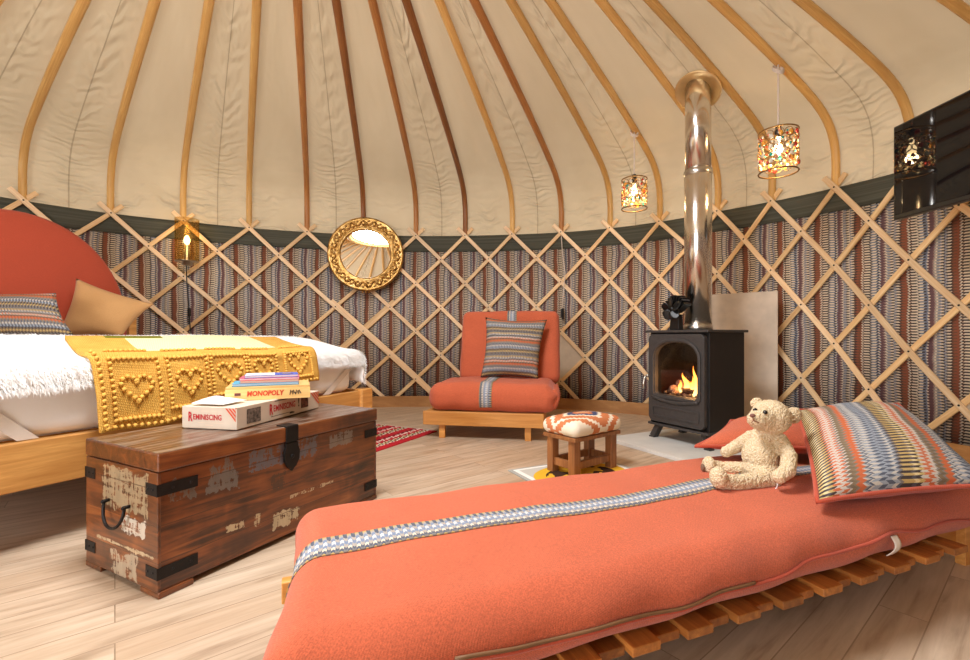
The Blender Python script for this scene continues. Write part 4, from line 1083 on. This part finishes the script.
# ------------------------------------------------------------------ lamps
WARM=(1,.72,.38)
Bm=NT('lamp_bulb',1); Bm.b.inputs['Emission Color'].default_value=(1,.72,.36,1); Bm.b.inputs['Emission Strength'].default_value=9; Bm.color((1,.8,.5,1)); M['bulb']=Bm.m
def gem(name,c):
    n=NT(name,.15); n.color(lin(c)); n.b.inputs['Transmission Weight'].default_value=.15; n.b.inputs['Emission Color'].default_value=lin(c); n.b.inputs['Emission Strength'].default_value=.0; return n.m
GEMS=[gem('red_bead',(206,60,44)),gem('teal_bead',(40,150,140)),gem('amber_bead',(236,170,70)),gem('clear_bead',(236,226,206)),gem('peach_bead',(230,150,120))]
def lantern(label,x,y,ztop,zc,R,H,power,seed):
    """z measured at the shade centre; cord runs up to the pole"""
    t=thing('bead_lantern',label,'pendant lamp',(x,y,zc),0,'bead lanterns hanging from the roof poles')
    mb=MB(); mb.tube([(0,0,H/2+.03+(ztop-zc-H/2-.03)*i/10) for i in range(11)],.005,6)
    for q in range(3): mb.tube([(.028*math.cos(a),.028*math.sin(a)+.0,ztop-zc-.02-.008*q+.03*math.sin(a)) for a in np.linspace(0,2*PI,14)],.004,5)
    mb.build('cord',M['elastic'],t,True)
    mb=MB(); mb.lathe([(.001,H/2+.045),(.014,H/2+.04),(.02,H/2+.0),(.02,H/2-.03),(.001,H/2-.03)],14); mb.build('bulb_holder',M['black'],t,True)
    mb=MB(); rr=random.Random(seed)
    for z in (H/2,-H/2): mb.tube([(R*math.cos(a),R*math.sin(a),z) for a in np.linspace(0,2*PI,41)[:-1]],.0045,6,closed=True)
    for a in np.linspace(0,2*PI,4)[:-1]: mb.tube([(.015*math.cos(a),.015*math.sin(a),H/2-.005),(R*math.cos(a),R*math.sin(a),H/2)],.003,5)
    nc,nr=12,5
    beads=MB()
    for j in range(nr):
        for i in range(nc):
            a0=2*PI*(i+.5*(j%2))/nc; z0=-H/2+.04+(H-.055)*(j+.4)/nr
            w=PI*R/nc*.95; hh=H/nr*.52
            pts=[]
            for s in np.linspace(0,2*PI,15)[:-1]:
                da=w/R*math.cos(s); pts.append((R*math.cos(a0+da),R*math.sin(a0+da),z0+hh*math.sin(s)))
            mb.tube(pts,.0022,5,closed=True)
            for e in range(3):
                da=rr.uniform(-.6,.6)*w/R; dz=rr.uniform(-.6,.6)*hh; g=rr.choice([0,1,2,3,3,4,2,3]); s_=rr.uniform(.007,.0135) if e==0 else rr.uniform(.004,.008)
                aa=a0+da; n_=Vector((math.cos(aa),math.sin(aa),0)); Rm=n_.to_track_quat('Z','Y').to_matrix()
                beads.ball((R*math.cos(aa),R*math.sin(aa),z0+dz),(s_,s_*1.2,s_*.6),7,5,Rm,mi=g)
    mb.build('wire_shade',M['bronze'],t,True)
    beads.build('beads',GEMS,t,True)
    mb=MB(); mb.ball((0,0,.02),(.024,.024,.032),12,10); mb.lathe([(.012,.045),(.012,H/2-.03)],10); mb.build('bulb',M['bulb'],t,True)
    light('bulb_light',(0,0,-.03),power,WARM,t,.03)
    return t
lantern('larger right pendant lantern of wire and coloured glass beads, beside the television',1.725,2.70,2.295,1.780,.101,.238,3.0,3)
lantern('smaller left pendant lantern of wire and coloured glass beads, beside the flue',1.148,3.53,2.285,1.790,.093,.222,3.0,9)

# amber glass wall lamp on the left
def onwall(x,off):   # point on the wall whose bearing from the viewer matches pixel column x
    best=min((abs((lambda p:(p.x/p.y*459+485) if p.y>.2 else 9e9)(wallp(k/50,off,0))-x),k/50) for k in range(-100,900)); return best[1]
kS=onwall(187,-.12); ps=wallp(kS,-.13,0)
lamp=thing('wall_lamp','amber crackle glass cylinder wall lamp on the trellis left of the mirror','wall lamp',(ps.x,ps.y,1.505))
ag=NT('amber_glass',.08); mm=ag.n('ShaderNodeMixShader'); t1=ag.n('ShaderNodeBsdfTransparent'); g1=ag.n('ShaderNodeBsdfGlossy'); g1.inputs['Roughness'].default_value=.15; g1.inputs['Color'].default_value=(.8,.6,.3,1)
cr=ag.n('ShaderNodeTexVoronoi'); ag.put(cr.inputs['Vector'],ag.coord()); cr.inputs['Scale'].default_value=45
ag.put(t1.inputs['Color'],ag.ramp(cr.outputs['Distance'],[(.0,(1,.98,.93,1)),(.6,(.90,.82,.64,1))])); mm.inputs[0].default_value=.12
ag.t.links.new(t1.outputs[0],mm.inputs[1]); ag.t.links.new(g1.outputs[0],mm.inputs[2]); ag.t.links.new(mm.outputs[0],ag.t.nodes['Material Output'].inputs[0])
mb=MB(); mb.lathe([(.088,-.17),(.090,-.17),(.090,.19),(.087,.19),(.087,-.17)],36); mb.build('glass_cylinder',ag.m,lamp,True)
mb=MB(); mb.lathe([(.001,-.20),(.04,-.20),(.04,-.172),(.088,-.172),(.088,-.165),(.02,-.165),(.018,-.03),(.001,-.03)],24); mb.build('lamp_holder',M['brushed'],lamp,True)
mb=MB(); mb.ball((0,0,.01),(.022,.022,.04),12,10); mb.build('bulb',M['bulb'],lamp,True)
dv=Vector((CX-ps.x,CY-ps.y,0)).normalized()
mb=MB(); mb.bar((-dv.x*.02,-dv.y*.02,-.186),(-dv.x*.10,-dv.y*.10,-.186),.03,.02); mb.build('wall_bracket',M['brushed'],lamp)
bk=-dv*.085
mb=MB(); mb.tube([bk+Vector((0,0,-.18)),bk+Vector((.005,0,-.35)),bk+Vector((.02,0,-.55)),bk+Vector((.035,0,-.75)),bk+Vector((.06,0,-.86))],.0045,6); mb.build('cable',M['black'],lamp,True)
mb=MB(); mb.box(bk+Vector((.025,0,-.60)),(.022,.018,.075)); mb.build('inline_switch',M['black'],lamp,bevel=.003)
light('bulb_light',(0,0,.06),1.3,(1,.82,.55),lamp,.03)

# gilt mirror
kM=onwall(366,-.075); pm=wallp(kM,-.080,1.495); inn=Vector((CX-pm.x,CY-pm.y,0)).normalized()
mn=(inn+Vector((0,0,.040))).normalized(); MQ=mn.to_track_quat('Z','Y').to_matrix().to_4x4()
mr=thing('round_mirror','round mirror in an ornate gilt frame hanging on the trellis wall','mirror',pm); 
mr.rotation_euler=MQ.to_euler(); mr.location=pm
n=NT('gilt',.3,1); f=n.noise(n.coord(),26,5,.65); n.color(n.ramp(f,[(.28,lin((96,66,32))),(.5,lin((196,152,86))),(.75,lin((240,210,150)))])); n.bump(f,.6,.01); M['gilt']=n.m
RO=.362
mb=MB(); mb.lathe([(.235,-.02),(RO-.01,-.02),(RO,.0),(RO-.004,.020),(RO-.022,.026),(RO-.032,.016),(RO-.07,.026),(.262,.022),(.252,.028),(.240,.024),(.235,.008)],72,closed=True); mb.build('frame',M['gilt'],mr,True)
mb=MB()
for i in range(36):
    a=2*PI*i/36; r=.300+.012*math.sin(i*PI); R=Matrix.Rotation(a+.7*(1 if i%2 else -1),3,'Z')
    mb.ball((r*math.cos(a),r*math.sin(a),.026),(.030,.012,.014),8,6,R)
    a2=a+PI/36; mb.ball((.283*math.cos(a2),.283*math.sin(a2),.024),(.012,.012,.012),7,5); mb.ball((.322*math.cos(a2),.322*math.sin(a2),.022),(.013,.010,.012),7,5)
    pts=[((.30+.022*math.cos(s))*math.cos(a2+.05*math.sin(s)),(.30+.022*math.cos(s))*math.sin(a2+.05*math.sin(s)),.028) for s in np.linspace(0,5,10)]
    mb.tube(pts,.005,5)
mb.build('relief_leaves',M['gilt'],mr,True)
mb=MB(); mb.lathe([(0,-.004),(.238,-.004),(.238,.004),(0,.004)],64)
gm=NT('mirror_glass',.0,1); gm.color((.93,.93,.92,1)); mb.build('mirror_glass',gm.m,mr)
up_=MQ.to_3x3()@Vector((0,1,0)); sgn=1 if up_.z>0 else -1
mb=MB()
for x in (-.03,.0,.03): mb.ball((x,-sgn*(RO+.008),0),(.012,.014,.012),8,6)
mb.build('finial',M['gilt'],mr,True)

# ------------------------------------------------------------------ television
P1=Vector((2.133,2.40)); dT=Vector((.022,-1)).normalized(); TVW,TVH=.86,.485
ta=math.atan2(dT.y,dT.x)
tv=thing('television','black flat screen television on the trellis wall at the right edge','television',(P1.x,P1.y,1.305),ta)
mb=MB(); mb.box((TVW/2,.02,TVH/2),(TVW,.035,TVH)); mb.build('casing',M['black'],tv,bevel=.004)
s_=NT('black_screen',.03,0,.5); s_.color((.006,.006,.007,1)); s_.b.inputs['Coat Roughness'].default_value=.02
mb=MB(); mb.box((TVW/2,.0015,TVH/2+.006),(TVW-.018,.004,TVH-.034)); mb.build('screen',s_.m,tv)
mb=MB(); mb.bar((TVW*.5,.037,TVH/2),(TVW*.5-.0,.30,TVH/2),.06,.05); mb.box((TVW*.5,.045,TVH/2),(.22,.02,.22)); mb.build('wall_arm',M['iron'],tv)
mb=MB(); mb.box((TVW*.52,.005,-.004),(.10,.02,.008)); mb.build('sensor_bar',M['black'],tv)

# boards tucked behind the lattice, cable by the chair
def backboard(name,label,kc,hc_,wk,hh):
    mb=MB(); off=.012
    pts=[wallp(kc-wk,off,hc_),wallp(kc,off,hc_-hh),wallp(kc+wk,off,hc_),wallp(kc,off,hc_+hh)]
    a=th(kc); nn=Vector((-math.sin(a),-math.cos(a),0))
    o=pts[1]; vs=[p-o for p in pts]+[p-o+nn*.008 for p in pts]
    mb.add(vs,[(0,1,2,3),(7,6,5,4)]+[(i,i+4,(i+1)%4+4,(i+1)%4) for i in range(4)])
    ob=mb.build(name,M['card'],None); tag(ob,label,'panel',loc=o); return ob
backboard('socket_board','beige diamond panel in the trellis to the right of the futon chair',9.0,1.70-.476*2.5,.5,.238)
kR=onwall(968,0); 
backboard('socket_board','beige diamond panel in the trellis at the right edge above the striped cushion',16.0,1.70-.556*2.46,.5,.278)
kC=onwall(563,.0)
cb=thing('cable','thin cable hanging down the trellis beside the futon chair','cable',wallp(kC,-.04,.86))
q0=wallp(kC,-.04,.86)
mb=MB(); mb.tube([wallp(kC-.02,-.036,1.66)-q0,wallp(kC,-.036,1.5)-q0,wallp(kC+.06,-.038,1.3)-q0,wallp(kC+.02,-.038,1.1)-q0,Vector((0,0,.10))],.004,6); mb.build('flex',M['elastic'],cb,True)
mb=MB(); mb.box((0,0,.06),(.03,.03,.085)); mb.box((.006,0,.012),(.02,.022,.03)); mb.build('plug',M['black'],cb,bevel=.004)
hs_=thing('socket','small white wall socket behind the folded futon chair','socket',wallp(8.80,-.06,.53),-th(8.8))
mb=MB(); mb.box((0,.02,0),(.085,.03,.085)); mb.build('face_plate',M['paper'],hs_,bevel=.003)
mb=MB(); mb.box((.015,-.01,.0),(.04,.035,.05)); mb.build('plug',M['brushed'],hs_,bevel=.004)

# ------------------------------------------------------------------ light and camera
w=bpy.data.worlds.new('sky'); SC.world=w; w.use_nodes=True; bg=w.node_tree.nodes['Background']; bg.inputs[0].default_value=(.96,.98,1,1); bg.inputs[1].default_value=2.2
def area(name,loc,size,energy,color,target,shape='RECTANGLE',sy=None):
    l=bpy.data.lights.new(name,'AREA'); l.shape=shape; l.size=size; l.size_y=sy or size; l.energy=energy; l.color=color
    o=bpy.data.objects.new(name,l); COL.objects.link(o); o.location=loc
    o.rotation_euler=(Vector(target)-Vector(loc)).to_track_quat('-Z','Y').to_euler(); return o
area('crown_daylight',(CX,CY,2.64),.92,60,(.93,.96,1),(CX,CY,0),'DISK')
pd=wallp(34.6,-.15,.95)
area('added_rear_fill',pd,1.6,52,(.93,.96,1),(CX+.3,CY+1,1.0),'RECTANGLE',1.6)  # added fill lamp behind the viewer, no door is seen there
cam=bpy.data.cameras.new('camera'); co_=bpy.data.objects.new('camera',cam); COL.objects.link(co_)
co_.location=(0,0,CAM_H); co_.rotation_euler=(PI/2,0,0); cam.sensor_width=36; cam.lens=36*459/970; cam.shift_y=6/970; cam.clip_start=.02
SC.camera=co_
vs_=SC.view_settings; vs_.view_transform='Standard'; vs_.look='None'; vs_.gamma=1; vs_.use_curve_mapping=False; vs_.exposure=0.6
SC.cycles.max_bounces=8; SC.cycles.diffuse_bounces=5; SC.cycles.use_denoising=True
try: SC.cycles.sample_clamp_indirect=6
except Exception: pass
